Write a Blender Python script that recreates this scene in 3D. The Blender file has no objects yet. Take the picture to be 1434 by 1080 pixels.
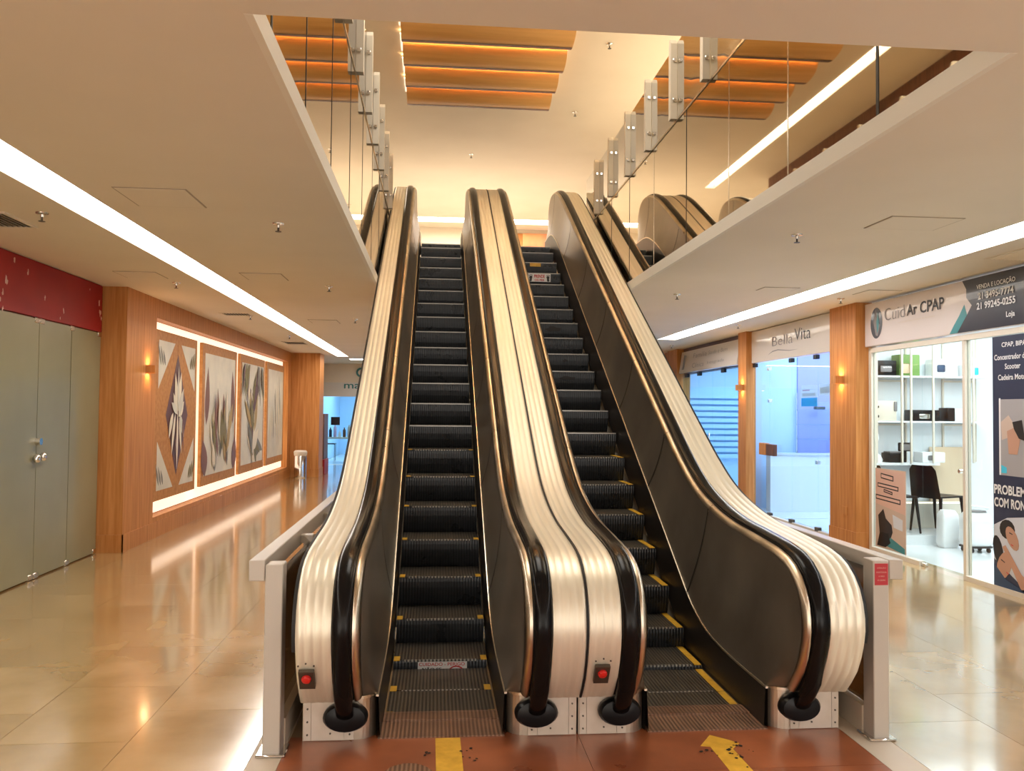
import bpy, bmesh, math, random
from mathutils import Vector, Matrix
random.seed(7)
C = bpy.context.scene.collection
SC = bpy.context.scene
R = math.radians

# ------------------------------------------------------------------ camera
def rot_cols(yaw, pitch, roll):
    f = Vector((math.sin(yaw)*math.cos(pitch), math.cos(yaw)*math.cos(pitch), math.sin(pitch)))
    r = Vector((math.cos(yaw), -math.sin(yaw), 0)); u = r.cross(f)
    r2 = r*math.cos(roll)+u*math.sin(roll); u2 = -r*math.sin(roll)+u*math.cos(roll)
    m = Matrix((r2, u2, -f)).transposed()
    return m.to_4x4()
cam_d = bpy.data.cameras.new('camera'); cam = bpy.data.objects.new('camera', cam_d); C.objects.link(cam)
cam.matrix_world = Matrix.Translation((0, 0, 1.55)) @ rot_cols(R(5.17), R(1.777), R(.551))
cam_d.sensor_width = 36; cam_d.sensor_fit = 'HORIZONTAL'
cam_d.lens = 1178/1434*36; cam_d.clip_start = .05; cam_d.clip_end = 200
SC.camera = cam
# ------------------------------------------------------------------ world, exposure
w = bpy.data.worlds.new('world'); SC.world = w; w.use_nodes = True
w.node_tree.nodes['Background'].inputs[0].default_value = (1, .90, .78, 1)
w.node_tree.nodes['Background'].inputs[1].default_value = 1.9
SC.view_settings.view_transform = 'Standard'; SC.view_settings.look = 'None'
SC.view_settings.exposure = 0.5; SC.view_settings.gamma = 1; SC.view_settings.use_curve_mapping = False
SC.cycles.use_denoising = True
SC.cycles.max_bounces = 9; SC.cycles.diffuse_bounces = 4; SC.cycles.glossy_bounces = 5
SC.cycles.transparent_max_bounces = 10; SC.cycles.transmission_bounces = 4
SC.cycles.caustics_reflective = False; SC.cycles.caustics_refractive = False
SC.cycles.sample_clamp_indirect = 4

L_STRIP = 11.0      # ground floor cove strips
L_UPPER = 6.0
def area(name, loc, sx, sy, power, col, rot=(0, 0, 0)):
    d = bpy.data.lights.new(name, 'AREA'); d.shape = 'RECTANGLE'; d.size = sx; d.size_y = sy
    d.energy = power; d.color = col
    o = bpy.data.objects.new(name, d); C.objects.link(o); o.location = loc; o.rotation_euler = rot
    return o
# ceiling panels of the shops (cool) and of the far hall
area('shop_ceiling_light', (6.3, 7.6, 2.78), 2.0, 4.5, 130, (.86, .95, 1))
area('shop_ceiling_light', (6.4, 11.9, 2.78), 2.2, 2.6, 85, (.66, .78, 1))
area('shop_ceiling_light', (6.4, 15.3, 2.78), 2.2, 2.6, 85, (.55, .80, 1))
area('shop_ceiling_light', (-1.5, 26.5, 2.78), 5, 3.5, 170, (.6, .9, 1))
# added fill lights, all out of view: behind the camera and in the upper hall
area('hall_fill', (-2.0, -2.6, .4), 2.5, 2.0, 28, (1, .93, .82), (R(180-62), 0, 0))  # added behind the camera to lift the ground floor ceiling
area('hall_fill', (3.4, -2.6, .4), 2.5, 2.0, 28, (1, .95, .92), (R(180-62), 0, 0))
area('upper_ceiling_fill', (.7, 6.2, 5.86), 1.6, 3.0, 75, (1, .95, .86))  # added out of view to brighten the opening's lips and the decks
area('upper_floor_fill', (3.6, 8, 4.05), 1.6, 9, 130, (1, .86, .64), (R(180), 0, 0))  # added on the hidden upper floor, shining up at its ceiling
area('upper_floor_fill', (.7, 16.5, 4.05), 4.5, 3.0, 45, (1, .90, .76), (R(180), 0, 0))
area('upper_floor_fill', (-1.5, 8, 4.05), .6, 9, 4, (1, .80, .52), (R(180), 0, 0))

# ------------------------------------------------------------------ materials
MATS = {}
def mat(name, col, rough=.5, metal=0., spec=.5, coat=0., emis=None, estr=1., coat_rough=.05):
    m = bpy.data.materials.new(name); m.use_nodes = True
    b = m.node_tree.nodes['Principled BSDF']
    b.inputs['Base Color'].default_value = (*col, 1); b.inputs['Roughness'].default_value = rough
    b.inputs['Metallic'].default_value = metal; b.inputs['Specular IOR Level'].default_value = spec
    b.inputs['Coat Weight'].default_value = coat; b.inputs['Coat Roughness'].default_value = coat_rough
    if emis: b.inputs['Emission Color'].default_value = (*emis, 1); b.inputs['Emission Strength'].default_value = estr
    MATS[name] = m
    return m
def nt(m): return m.node_tree, m.node_tree.nodes['Principled BSDF']
def noise_col(m, c1, c2, scale=(1, 1, 1), nscale=5, detail=4, rough_rng=None, bump=0, coords='Object', lo=.3, hi=.7, obj_rand=0):
    """mix two colours by noise; optional roughness range and bump"""
    t, b = nt(m); N = t.nodes; Lk = t.links
    tc = N.new('ShaderNodeTexCoord'); mp = N.new('ShaderNodeMapping'); mp.inputs['Scale'].default_value = scale
    Lk.new(tc.outputs[coords], mp.inputs[0])
    nz = N.new('ShaderNodeTexNoise'); nz.inputs['Scale'].default_value = nscale; nz.inputs['Detail'].default_value = detail
    if obj_rand:
        oi = N.new('ShaderNodeObjectInfo'); ad = N.new('ShaderNodeVectorMath'); ad.operation = 'ADD'
        ml = N.new('ShaderNodeVectorMath'); ml.operation = 'SCALE'; ml.inputs['Scale'].default_value = 37
        cb = N.new('ShaderNodeCombineXYZ'); Lk.new(oi.outputs['Random'], cb.inputs[0]); Lk.new(oi.outputs['Random'], cb.inputs[1])
        Lk.new(cb.outputs[0], ml.inputs[0]); Lk.new(mp.outputs[0], ad.inputs[0]); Lk.new(ml.outputs[0], ad.inputs[1])
        Lk.new(ad.outputs[0], nz.inputs['Vector'])
    else:
        Lk.new(mp.outputs[0], nz.inputs['Vector'])
    rp = N.new('ShaderNodeValToRGB'); rp.color_ramp.elements[0].position = lo; rp.color_ramp.elements[1].position = hi
    rp.color_ramp.elements[0].color = (*c1, 1); rp.color_ramp.elements[1].color = (*c2, 1)
    Lk.new(nz.outputs[0], rp.inputs[0])
    out = rp.outputs[0]
    if obj_rand:
        hs = N.new('ShaderNodeHueSaturation'); mr = N.new('ShaderNodeMapRange')
        mr.inputs['To Min'].default_value = 1-obj_rand; mr.inputs['To Max'].default_value = 1+obj_rand
        Lk.new(oi.outputs['Random'], mr.inputs[0]); Lk.new(mr.outputs[0], hs.inputs['Value']); Lk.new(out, hs.inputs['Color']); out = hs.outputs[0]
    Lk.new(out, b.inputs['Base Color'])
    if rough_rng:
        mr = N.new('ShaderNodeMapRange'); mr.inputs['To Min'].default_value = rough_rng[0]; mr.inputs['To Max'].default_value = rough_rng[1]
        Lk.new(nz.outputs[0], mr.inputs[0]); Lk.new(mr.outputs[0], b.inputs['Roughness'])
    if bump:
        bp = N.new('ShaderNodeBump'); bp.inputs['Strength'].default_value = bump; bp.inputs['Distance'].default_value = .01
        Lk.new(nz.outputs[0], bp.inputs['Height']); Lk.new(bp.outputs[0], b.inputs['Normal'])
    return m
def glass(name, tint=(1, 1, 1), refl=1., rough=0.0, wavy=0):
    m = bpy.data.materials.new(name); m.use_nodes = True; t = m.node_tree; N = t.nodes; N.clear(); Lk = t.links
    o = N.new('ShaderNodeOutputMaterial'); tr = N.new('ShaderNodeBsdfTransparent'); tr.inputs[0].default_value = (*tint, 1)
    g = N.new('ShaderNodeBsdfGlossy'); g.inputs['Roughness'].default_value = rough
    fr = N.new('ShaderNodeLayerWeight'); pw = N.new('ShaderNodeMath'); pw.operation = 'POWER'; pw.inputs[1].default_value = 5
    Lk.new(fr.outputs['Facing'], pw.inputs[0])
    mu = N.new('ShaderNodeMath'); mu.operation = 'MULTIPLY_ADD'; mu.inputs[1].default_value = .96*refl*.5; mu.inputs[2].default_value = .04*refl; mu.use_clamp = True
    mx = N.new('ShaderNodeMixShader'); Lk.new(pw.outputs[0], mu.inputs[0]); Lk.new(mu.outputs[0], mx.inputs[0])
    Lk.new(tr.outputs[0], mx.inputs[1]); Lk.new(g.outputs[0], mx.inputs[2]); Lk.new(mx.outputs[0], o.inputs[0])
    if wavy:
        tc = N.new('ShaderNodeTexCoord'); nz = N.new('ShaderNodeTexNoise'); nz.inputs['Scale'].default_value = 1.6
        bp = N.new('ShaderNodeBump'); bp.inputs['Strength'].default_value = wavy; bp.inputs['Distance'].default_value = .02
        Lk.new(tc.outputs['Object'], nz.inputs['Vector']); Lk.new(nz.outputs[0], bp.inputs['Height']); Lk.new(bp.outputs[0], g.inputs['Normal']); Lk.new(bp.outputs[0], fr.inputs['Normal'])
    MATS[name] = m; return m

M = MATS
noise_col(mat('ceiling_paint', (.66, .57, .47), .65), (.84, .77, .67), (.88, .81, .71), nscale=1.2)
noise_col(mat('upper_ceiling_paint', (.70, .60, .46), .6), (.68, .58, .44), (.72, .62, .48), nscale=1.2)
noise_col(mat('stone_tile', (.5, .35, .18), .16, coat=.3), (.35, .225, .09), (.53, .36, .17), nscale=1.7, detail=8, rough_rng=(.10, .26), obj_rand=.03)
M['stone_tile'].node_tree.nodes['Principled BSDF'].inputs['Coat Roughness'].default_value = .1
M['stone_tile'].node_tree.nodes['Principled BSDF'].inputs['IOR'].default_value = 1.6
M['stone_tile'].node_tree.nodes['Principled BSDF'].inputs['Coat IOR'].default_value = 2.0
M['stone_tile'].node_tree.nodes['Principled BSDF'].inputs['Coat Weight'].default_value = .9
noise_col(mat('grout', (.22, .15, .08), .4), (.25, .17, .08), (.32, .22, .12), nscale=8)
noise_col(mat('red_stone', (.32, .09, .035), .28, coat=.2), (.22, .058, .022), (.42, .13, .05), nscale=3.2, detail=9, rough_rng=(.2, .42), obj_rand=.05)
mat('yellow_paint', (.78, .43, .03), .45); noise_col(M['yellow_paint'], (.62, .33, .02), (.85, .50, .05), nscale=14, detail=6)
noise_col(mat('wood_veneer', (.44, .18, .06), .45, spec=.1), (.42, .165, .045), (.60, .27, .09), scale=(9, 9, .5), nscale=3, detail=7)
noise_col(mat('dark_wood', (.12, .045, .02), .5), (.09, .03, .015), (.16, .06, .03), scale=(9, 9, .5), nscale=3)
noise_col(mat('beam_wood', (.60, .24, .05), .42), (.66, .34, .10), (.78, .43, .15), scale=(.5, 9, 9), nscale=2, detail=5)
noise_col(mat('deck_metal', (.72, .62, .46), .3, metal=.4), (.74, .68, .54), (.86, .80, .66), scale=(14, .5, .5), nscale=2.0, detail=5, rough_rng=(.34, .46))
noise_col(mat('panel_steel', (.2, .155, .115), .36, metal=.7), (.20, .17, .135), (.33, .28, .22), scale=(1, 1, 1), nscale=2.2, detail=6, rough_rng=(.28, .44))
noise_col(mat('trim_steel', (.5, .4, .28), .3, metal=1), (.50, .43, .33), (.70, .61, .49), scale=(1, 2, 1), nscale=3, rough_rng=(.22, .4))
noise_col(mat('base_steel', (.62, .53, .43), .3, metal=.9), (.52, .43, .33), (.70, .61, .50), nscale=5, detail=6, rough_rng=(.22, .42))
noise_col(mat('base_plate_metal', (.66, .57, .47), .42, metal=.35), (.58, .49, .39), (.72, .64, .55), nscale=6, detail=6)
mat('rubber', (.010, .009, .009), .22, spec=.14, coat=.0); M['rubber'].node_tree.nodes['Principled BSDF'].inputs['Coat Roughness'].default_value = .15
noise_col(M['rubber'], (.004, .004, .005), (.010, .008, .007), nscale=4, detail=4, rough_rng=(.14, .24))
mat('black_plastic', (.008, .008, .009), .3, spec=.2)
mat('nosing_highlight', (.34, .33, .31), .35, metal=.5)  # lighter tone imitates the highlight on the upper nosings
mat('skirt_dark', (.035, .028, .024), .4, metal=.5)
mat('bright_edge', (.80, .72, .58), .28, metal=1)
mat('gap_black', (.006, .005, .005), .6)
mat('mirror', (.80, .72, .58), .02, metal=1)
mat('rail_paint', (.50, .45, .39), .38, coat=.2)
mat('post_paint', (.62, .55, .44), .5)
mat('plinth_paint', (.62, .52, .40), .5)
mat('chrome', (.75, .72, .68), .16, metal=1)
mat('screw', (.10, .08, .06), .4, metal=.6)
mat('red_plastic', (.62, .02, .015), .35)
mat('red_label', (.45, .02, .03), .45)
noise_col(mat('red_vinyl', (.30, .012, .012), .5, spec=.2), (.26, .01, .01), (.36, .018, .014), nscale=1.5)
mat('petal_pale', (.65, .42, .34), .5)
noise_col(mat('frosted_glass', (.26, .25, .17), .28, coat=.25), (.25, .235, .135), (.32, .30, .18), nscale=1.0)
mat('cream_frame', (.70, .63, .53), .4)
mat('lip_paint', (.90, .85, .76), .5)
mat('white_wall', (.82, .86, .90), .6)
mat('blue_wall', (.52, .70, .93), .6)
mat('lilac_wall', (.38, .38, .80), .6)
mat('white_plastic', (.82, .83, .84), .35)
mat('white_tile', (.72, .74, .76), .15)
mat('pale_wood', (.72, .55, .38), .45)
mat('sign_white', (.66, .58, .55), .35, coat=.5)
mat('sign_cream', (.68, .60, .52), .3, coat=.6)
mat('sign_navy', (.012, .014, .028), .32, coat=.4)
mat('banner_navy', (.018, .025, .06), .45)
mat('teal', (.03, .22, .24), .4)
mat('ink_black', (.01, .01, .012), .4)
mat('ink_grey', (.22, .20, .20), .45)
mat('ink_white', (.78, .78, .78), .45)
mat('ink_red', (.55, .03, .03), .5)
mat('skin', (.50, .27, .18), .55)
mat('hair', (.012, .008, .007), .5)
mat('linen', (.60, .62, .68), .6)
mat('denim', (.03, .06, .12), .6)
mat('grey_print', (.35, .33, .33), .5)
mat('warm_print', (.55, .42, .34), .5)
mat('green_card', (.16, .28, .07), .5)
mat('cyan_print', (.05, .50, .70), .5)
mat('pink_print', (.62, .40, .55), .5)
mat('art_pale', (.50, .44, .33), .5)
noise_col(M['art_pale'], (.56, .52, .43), (.76, .69, .54), nscale=2.2, detail=7)
mat('art_olive', (.20, .15, .03), .5); mat('art_brown', (.20, .075, .035), .5)
mat('art_plum', (.13, .055, .05), .5); mat('art_cream', (.80, .70, .52), .5); mat('art_slate', (.20, .18, .13), .5); mat('art_gold', (.42, .27, .08), .5)
mat('art_board', (.38, .17, .065), .5, spec=.1); noise_col(M['art_board'], (.42, .18, .055), (.54, .26, .09), scale=(1, 9, 9), nscale=2)
mat('seam_dark', (.05, .035, .025), .6)
mat('hatch_paint', (.86, .79, .69), .65)
mat('hatch_outline', (.42, .35, .26), .6)  # darker cream for the thin hatch outlines
mat('vent_dark', (.10, .08, .06), .7)
mat('orange_art', (.75, .20, .06), .5); noise_col(M['orange_art'], (.80, .45, .16), (.72, .10, .05), nscale=1.6)
def paper(name, col):
    m = bpy.data.materials.new(name); m.use_nodes = True; t = m.node_tree; N = t.nodes; N.clear()
    o = N.new('ShaderNodeOutputMaterial'); a = N.new('ShaderNodeBsdfDiffuse'); b = N.new('ShaderNodeBsdfTranslucent'); x = N.new('ShaderNodeMixShader'); x.inputs[0].default_value = .6
    a.inputs[0].default_value = (*col, 1); b.inputs[0].default_value = (*col, 1)
    t.links.new(a.outputs[0], x.inputs[1]); t.links.new(b.outputs[0], x.inputs[2]); t.links.new(x.outputs[0], o.inputs[0]); MATS[name] = m
paper('paper_white', (.80, .82, .86)); paper('paper_cyan', (.10, .50, .72))
glass('clear_glass', (.93, .98, .97), 1.0)
glass('blue_glass', (.84, .93, .99), 1.0)
glass('guard_glass', (.90, .87, .80), 6, .01, wavy=.22)
glass('bronze_glass', (.30, .22, .14), 3.0, .03)
mat('strip_light', (1, 1, 1), .5, emis=(1, .95, .89), estr=L_STRIP)
mat('cool_strip_light', (1, 1, 1), .5, emis=(.93, .95, 1), estr=L_STRIP)
mat('upper_strip_light', (1, 1, 1), .5, emis=(1, .86, .66), estr=L_UPPER)
mat('warm_led', (1, 1, 1), .5, emis=(1, .66, .32), estr=42)
mat('panel_led', (1, 1, 1), .5, emis=(1, .82, .62), estr=.75)
mat('sconce_glow', (1, 1, 1), .5, emis=(1, .62, .28), estr=12)
mat('blue_led', (.2, .6, 1), .5, emis=(.1, .6, 1), estr=2.0)
# escalator step materials: fine ribs run front to back
def ribbed(name, c1, c2, freq, rough, metal):
    m = mat(name, c1, rough, metal=metal); t, b = nt(m); N = t.nodes; Lk = t.links
    tc = N.new('ShaderNodeTexCoord'); wv = N.new('ShaderNodeTexWave'); wv.inputs['Scale'].default_value = freq
    wv.bands_direction = 'X'; Lk.new(tc.outputs['Object'], wv.inputs['Vector'])
    mx = N.new('ShaderNodeMix'); mx.data_type = 'RGBA'; mx.inputs[6].default_value = (*c1, 1); mx.inputs[7].default_value = (*c2, 1)
    Lk.new(wv.outputs['Fac'], mx.inputs[0])
    nz = N.new('ShaderNodeTexNoise'); nz.inputs['Scale'].default_value = 6; nz.inputs['Detail'].default_value = 5
    oi = N.new('ShaderNodeObjectInfo'); cb = N.new('ShaderNodeCombineXYZ'); ad = N.new('ShaderNodeVectorMath')
    ml = N.new('ShaderNodeMath'); ml.operation = 'MULTIPLY'; ml.inputs[1].default_value = 31
    Lk.new(oi.outputs['Random'], ml.inputs[0]); Lk.new(ml.outputs[0], cb.inputs[1]); Lk.new(tc.outputs['Object'], ad.inputs[0]); Lk.new(cb.outputs[0], ad.inputs[1]); Lk.new(ad.outputs[0], nz.inputs['Vector'])
    m2 = N.new('ShaderNodeMix'); m2.data_type = 'RGBA'; m2.blend_type = 'MULTIPLY'; m2.inputs[0].default_value = .55
    Lk.new(mx.outputs[2], m2.inputs[6]); Lk.new(nz.outputs[0], m2.inputs[7]); Lk.new(m2.outputs[2], b.inputs['Base Color'])
    bp = N.new('ShaderNodeBump'); bp.inputs['Strength'].default_value = .5; bp.inputs['Distance'].default_value = .003
    Lk.new(wv.outputs['Fac'], bp.inputs['Height']); Lk.new(bp.outputs[0], b.inputs['Normal'])
    mr = N.new('ShaderNodeMapRange'); mr.inputs['To Min'].default_value = rough-.08; mr.inputs['To Max'].default_value = rough+.14
    Lk.new(nz.outputs[0], mr.inputs[0]); Lk.new(mr.outputs[0], b.inputs['Roughness'])
ribbed('step_riser', (.030, .035, .042), (.055, .062, .072), 16, .27, .35)
ribbed('step_tread', (.05, .045, .038), (.20, .175, .14), 16, .4, .6)
ribbed('comb_metal', (.22, .125, .08), (.46, .28, .19), 16, .4, .6)
ribbed('nosing_teeth', (.03, .03, .035), (.62, .60, .54), 14, .4, .3)

# ------------------------------------------------------------------ mesh builder
def origin_of(o):
    v = Vector((0, 0, 0))
    while o is not None:
        v += o.location; o = o.parent
    return v
class MB:
    def __init__(s): s.v = []; s.f = []; s.sm = []
    def add(s, vs, fs, smooth=False):
        b = len(s.v); s.v += [tuple(v) for v in vs]
        for f in fs: s.f.append(tuple(b+i for i in f)); s.sm.append(smooth)
        return s
    def box(s, x0, x1, y0, y1, z0, z1):
        vs = [(x, y, z) for z in (z0, z1) for y in (y0, y1) for x in (x0, x1)]
        return s.add(vs, [(0, 2, 3, 1), (4, 5, 7, 6), (0, 1, 5, 4), (2, 6, 7, 3), (0, 4, 6, 2), (1, 3, 7, 5)])
    def bbox(s, x0, x1, y0, y1, z0, z1, r=.01, seg=2):
        bm = bmesh.new(); bmesh.ops.create_cube(bm, size=1)
        for v in bm.verts: v.co = Vector(((x0+x1)/2+v.co.x*(x1-x0), (y0+y1)/2+v.co.y*(y1-y0), (z0+z1)/2+v.co.z*(z1-z0)))
        bmesh.ops.bevel(bm, geom=bm.edges[:], offset=r, segments=seg, profile=.5, affect='EDGES')
        bm.verts.index_update(); s.add([v.co for v in bm.verts], [[v.index for v in f.verts] for f in bm.faces], True); bm.free(); return s
    def prism(s, pts, axis, a, b):
        """2D polygon extruded along axis; pts are the other two coordinates in xyz order"""
        def mk(p, t):
            return {'x': (t, p[0], p[1]), 'y': (p[0], t, p[1]), 'z': (p[0], p[1], t)}[axis]
        n = len(pts); vs = [mk(p, a) for p in pts]+[mk(p, b) for p in pts]
        return s.add(vs, [tuple(range(n))[::-1], tuple(range(n, 2*n))]+[(i, (i+1) % n, n+(i+1) % n, n+i) for i in range(n)])
    def grid(s, rows, smooth=True, closed=False):
        n = len(rows[0]); vs = [p for r in rows for p in r]; fs = []
        for i in range(len(rows)-1):
            for j in range(n if closed else n-1):
                k = (j+1) % n; fs.append((i*n+j, i*n+k, (i+1)*n+k, (i+1)*n+j))
        return s.add(vs, fs, smooth)
    def tube(s, path, r, seg=8, caps=True):
        path = [Vector(p) for p in path]; rows = []
        for i, p in enumerate(path):
            d = (path[min(i+1, len(path)-1)]-path[max(i-1, 0)]).normalized()
            a = d.cross(Vector((0, 0, 1)) if abs(d.z) < .9 else Vector((1, 0, 0))).normalized(); b = d.cross(a)
            rr = r[i] if isinstance(r, (list, tuple)) else r
            rows.append([tuple(p+a*rr*math.cos(t*2*math.pi/seg)+b*rr*math.sin(t*2*math.pi/seg)) for t in range(seg)])
        s.grid(rows, True, True)
        if caps:
            s.add(rows[0], [tuple(range(seg))]); s.add(rows[-1], [tuple(range(seg))[::-1]])
        return s
    def cyl(s, c, axis, r, h, seg=16):
        c = Vector(c); d = {'x': Vector((1, 0, 0)), 'y': Vector((0, 1, 0)), 'z': Vector((0, 0, 1))}[axis]
        return s.tube([c, c+d*h], r, seg)
    def lathe(s, c, prof, seg=20, sx=1, sy=1):
        rows = [[(c[0]+r*sx*math.cos(t*2*math.pi/seg), c[1]+r*sy*math.sin(t*2*math.pi/seg), c[2]+z) for t in range(seg)] for r, z in prof]
        return s.grid(rows, True, True)
    def mesh(s, name, off=(0, 0, 0)):
        me = bpy.data.meshes.new(name); ox, oy, oz = off
        me.from_pydata([(x-ox, y-oy, z-oz) for x, y, z in s.v], [], s.f)
        me.polygons.foreach_set('use_smooth', s.sm); me.update(); return me
    def build(s, name, m, parent=None, off=None):
        if off is None: off = origin_of(parent) if parent else (0, 0, 0)
        me = s.mesh(name, off); me.materials.append(M[m] if isinstance(m, str) else m)
        if any(s.sm):
            bm = bmesh.new(); bm.from_mesh(me); bmesh.ops.remove_doubles(bm, verts=bm.verts, dist=1e-5); bmesh.ops.recalc_face_normals(bm, faces=bm.faces)
            for e in bm.edges:
                if len(e.link_faces) == 2 and e.calc_face_angle(0) > R(40): e.smooth = False
            bm.to_mesh(me); bm.free()
        o = bpy.data.objects.new(name, me); C.objects.link(o)
        if parent: o.parent = parent
        return o
def box(name, m, parent, *a): return MB().box(*a).build(name, m, parent)
def tag(o, label=None, cat=None, group=None, kind=None):
    if label: o['label'] = label
    if cat: o['category'] = cat
    if group: o['group'] = group
    if kind: o['kind'] = kind
    return o
def thing(name, label, cat, loc=(0, 0, 0), group=None):
    o = bpy.data.objects.new(name, None); o.empty_display_size = .1; C.objects.link(o); o.location = loc
    return tag(o, label, cat, group)
def struct(o): o['kind'] = 'structure'; return o
def copy_tree(o, parent=None):
    c = o.copy(); C.objects.link(c); c.parent = parent
    for ch in o.children: copy_tree(ch, c)
    return c
def arc(c, r, a0, a1, n):
    return [(c[0]+r*math.cos(R(a0+(a1-a0)*i/n)), c[1]+r*math.sin(R(a0+(a1-a0)*i/n))) for i in range(n+1)]

TXT = {}
def text(s, o, U, Vv, width=None, height=None, mat_='ink_black', parent=None, name='lettering', bold=0, align='l', depth=.003):
    """text laid from point o along U (reading direction), Vv up; scaled to width and/or height"""
    cu = bpy.data.curves.new('t', 'FONT'); cu.body = s; cu.offset = bold; cu.resolution_u = 3
    ob = bpy.data.objects.new('t', cu); C.objects.link(ob)
    me = bpy.data.meshes.new_from_object(ob); C.objects.unlink(ob); bpy.data.objects.remove(ob)
    xs = [v.co.x for v in me.vertices]; ys = [v.co.y for v in me.vertices]
    w_, h_ = max(xs)-min(xs), max(ys)-min(ys)
    sx = (width/w_) if width else height/h_
    sy = (height/h_) if height else sx
    U = Vector(U); Vv = Vector(Vv); n = U.cross(Vv); o = Vector(o); off = origin_of(parent)
    x0 = min(xs)+(w_/2 if align == 'c' else 0); y0 = min(ys)
    for v in me.vertices:
        v.co = o+U*((v.co.x-x0)*sx)+Vv*((v.co.y-y0)*sy)+n*depth-off
    me.materials.clear(); me.materials.append(M[mat_])
    ob = bpy.data.objects.new(name, me); C.objects.link(ob); ob.parent = parent
    return ob
def flat(name, m, parent, pts, o, U, Vv, t=.003, base=0.):
    """a thin printed/cut shape: polygon pts (u,v) at o, facing U x V"""
    U = Vector(U); Vv = Vector(Vv); n = U.cross(Vv); o = Vector(o)
    a = [o+U*p[0]+Vv*p[1]+n*base for p in pts]; b = [p+n*t for p in a]; k = len(pts)
    return MB().add(a+b, [tuple(range(k))[::-1], tuple(range(k, 2*k))]+[(i, (i+1) % k, k+(i+1) % k, k+i) for i in range(k)]).build(name, m, parent)
NX, NY, ZU = (-1, 0, 0), (0, -1, 0), (0, 0, 1)
PX, PY = (1, 0, 0), (0, 1, 0)

# ------------------------------------------------------------------ ESCALATOR geometry
ALP = math.tan(R(30))
def spline(P, step=.06):
    out = []
    for i in range(len(P)-1):
        p0 = P[max(i-1, 0)]; p1 = P[i]; p2 = P[i+1]; p3 = P[min(i+2, len(P)-1)]
        n = max(1, int(math.hypot(p2[0]-p1[0], p2[1]-p1[1])/step)) if math.hypot(p2[0]-p1[0], p2[1]-p1[1]) < 1 else 8
        for k in range(n):
            t = k/n
            out.append(tuple(.5*((2*p1[j])+(-p0[j]+p2[j])*t+(2*p0[j]-5*p1[j]+4*p2[j]-p3[j])*t*t+(-p0[j]+3*p1[j]-3*p2[j]+p3[j])*t**3) for j in (0, 1)))
    out.append(P[-1]); return out
dl = lambda y: ALP*y-2.15
DECK = spline([(3.97, .205), (3.86, .33), (3.795, .48), (3.785, .60), (3.835, .73), (3.95, .825), (4.12, .872), (4.45, .90), (4.8, .925), (5.15, .98), (5.5, 1.075), (5.85, 1.235),
    (6.3, dl(6.3)), (7, dl(7)), (7.9, dl(7.9)), (8.8, dl(8.8)), (9.7, dl(9.7)), (10.6, dl(10.6)), (11.3, dl(11.3)), (11.75, 4.62), (12.1, 4.765), (12.4, 4.835), (12.65, 4.85), (12.83, 4.79), (12.95, 4.65), (12.985, 4.5), (12.95, 4.34), (12.86, 4.19)])
sl = lambda y: ALP*y-2.74
SKIRT = [(4.08, .195), (4.4, .197), (4.7, .205), (5.0, .235), (5.3, .325), (5.6, .49), (6.0, sl(6.0)), (6.5, sl(6.5)), (7.5, sl(7.5)), (8.5, sl(8.5)), (9.5, sl(9.5)), (10.5, sl(10.5)), (11.4, sl(11.4)), (11.75, 4.01), (12.05, 4.12), (12.35, 4.165), (12.8, 4.17)]
SKS = spline(SKIRT, .08)
def skz(y):
    if y <= SKS[0][0]: return SKS[0][1]
    for a, b in zip(SKS, SKS[1:]):
        if a[0] <= y <= b[0]: return a[1]+(b[1]-a[1])*(y-a[0])/(b[0]-a[0])
    return SKS[-1][1]
def lens_(P):
    L = [0]
    for a, b in zip(P, P[1:]): L.append(L[-1]+math.hypot(b[0]-a[0], b[1]-a[1]))
    return L
def normals(P):
    out = []
    for i in range(len(P)):
        a = P[max(i-1, 0)]; b = P[min(i+1, len(P)-1)]; d = (b[0]-a[0], b[1]-a[1]); l = math.hypot(*d)
        out.append((-d[1]/l, d[0]/l))     # outward (up / forwards)
    return out
def sweep(mb, P, sec, xf, closed=True, smooth=True, caps=True):
    """sec: (x, n) points; swept along the yz path P"""
    Nn = normals(P)
    rows = [[(xf(x), p[0]+n[0]*h, p[1]+n[1]*h) for x, h in sec] for p, n in zip(P, Nn)]
    mb.grid(rows, smooth, closed)
    if closed and caps:
        k = len(sec); mb.add(rows[0], [tuple(range(k))]); mb.add(rows[-1], [tuple(range(k))[::-1]])
    return mb
# foot of each deck point on the skirt line
DL = lens_(DECK)
def foot(i):
    y, z = DECK[i]
    if y < 4.6 and DL[i] < 2: f = 4.08+max(0, (DL[i]-.55))*.55
    else: f = None
    if f is not None: return f
    return None
FEET = []
for i, (y, z) in enumerate(DECK):
    if DL[i] < 1.3: f = 4.10+max(0, DL[i]-.5)*.72
    else: f = y+.26 if 5.2 < y < 11.2 else (y+.26*min(1, max(0, (y-4.1)/1.1)) if y < 6 else y+.26*max(0, (12.4-y)/1.2))
    if y > 12.3 or (DL[i] > DL[-1]-.75): f = min(max(f if y < 12.6 else 12.6, 12.0), 12.75) if DL[i] <= DL[-1]-.75 else 12.72+.08*(1-(DL[-1]-DL[i])/.75)
    FEET.append(f)
for i in range(1, len(FEET)): FEET[i] = max(FEET[i], FEET[i-1]+.0005)

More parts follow.
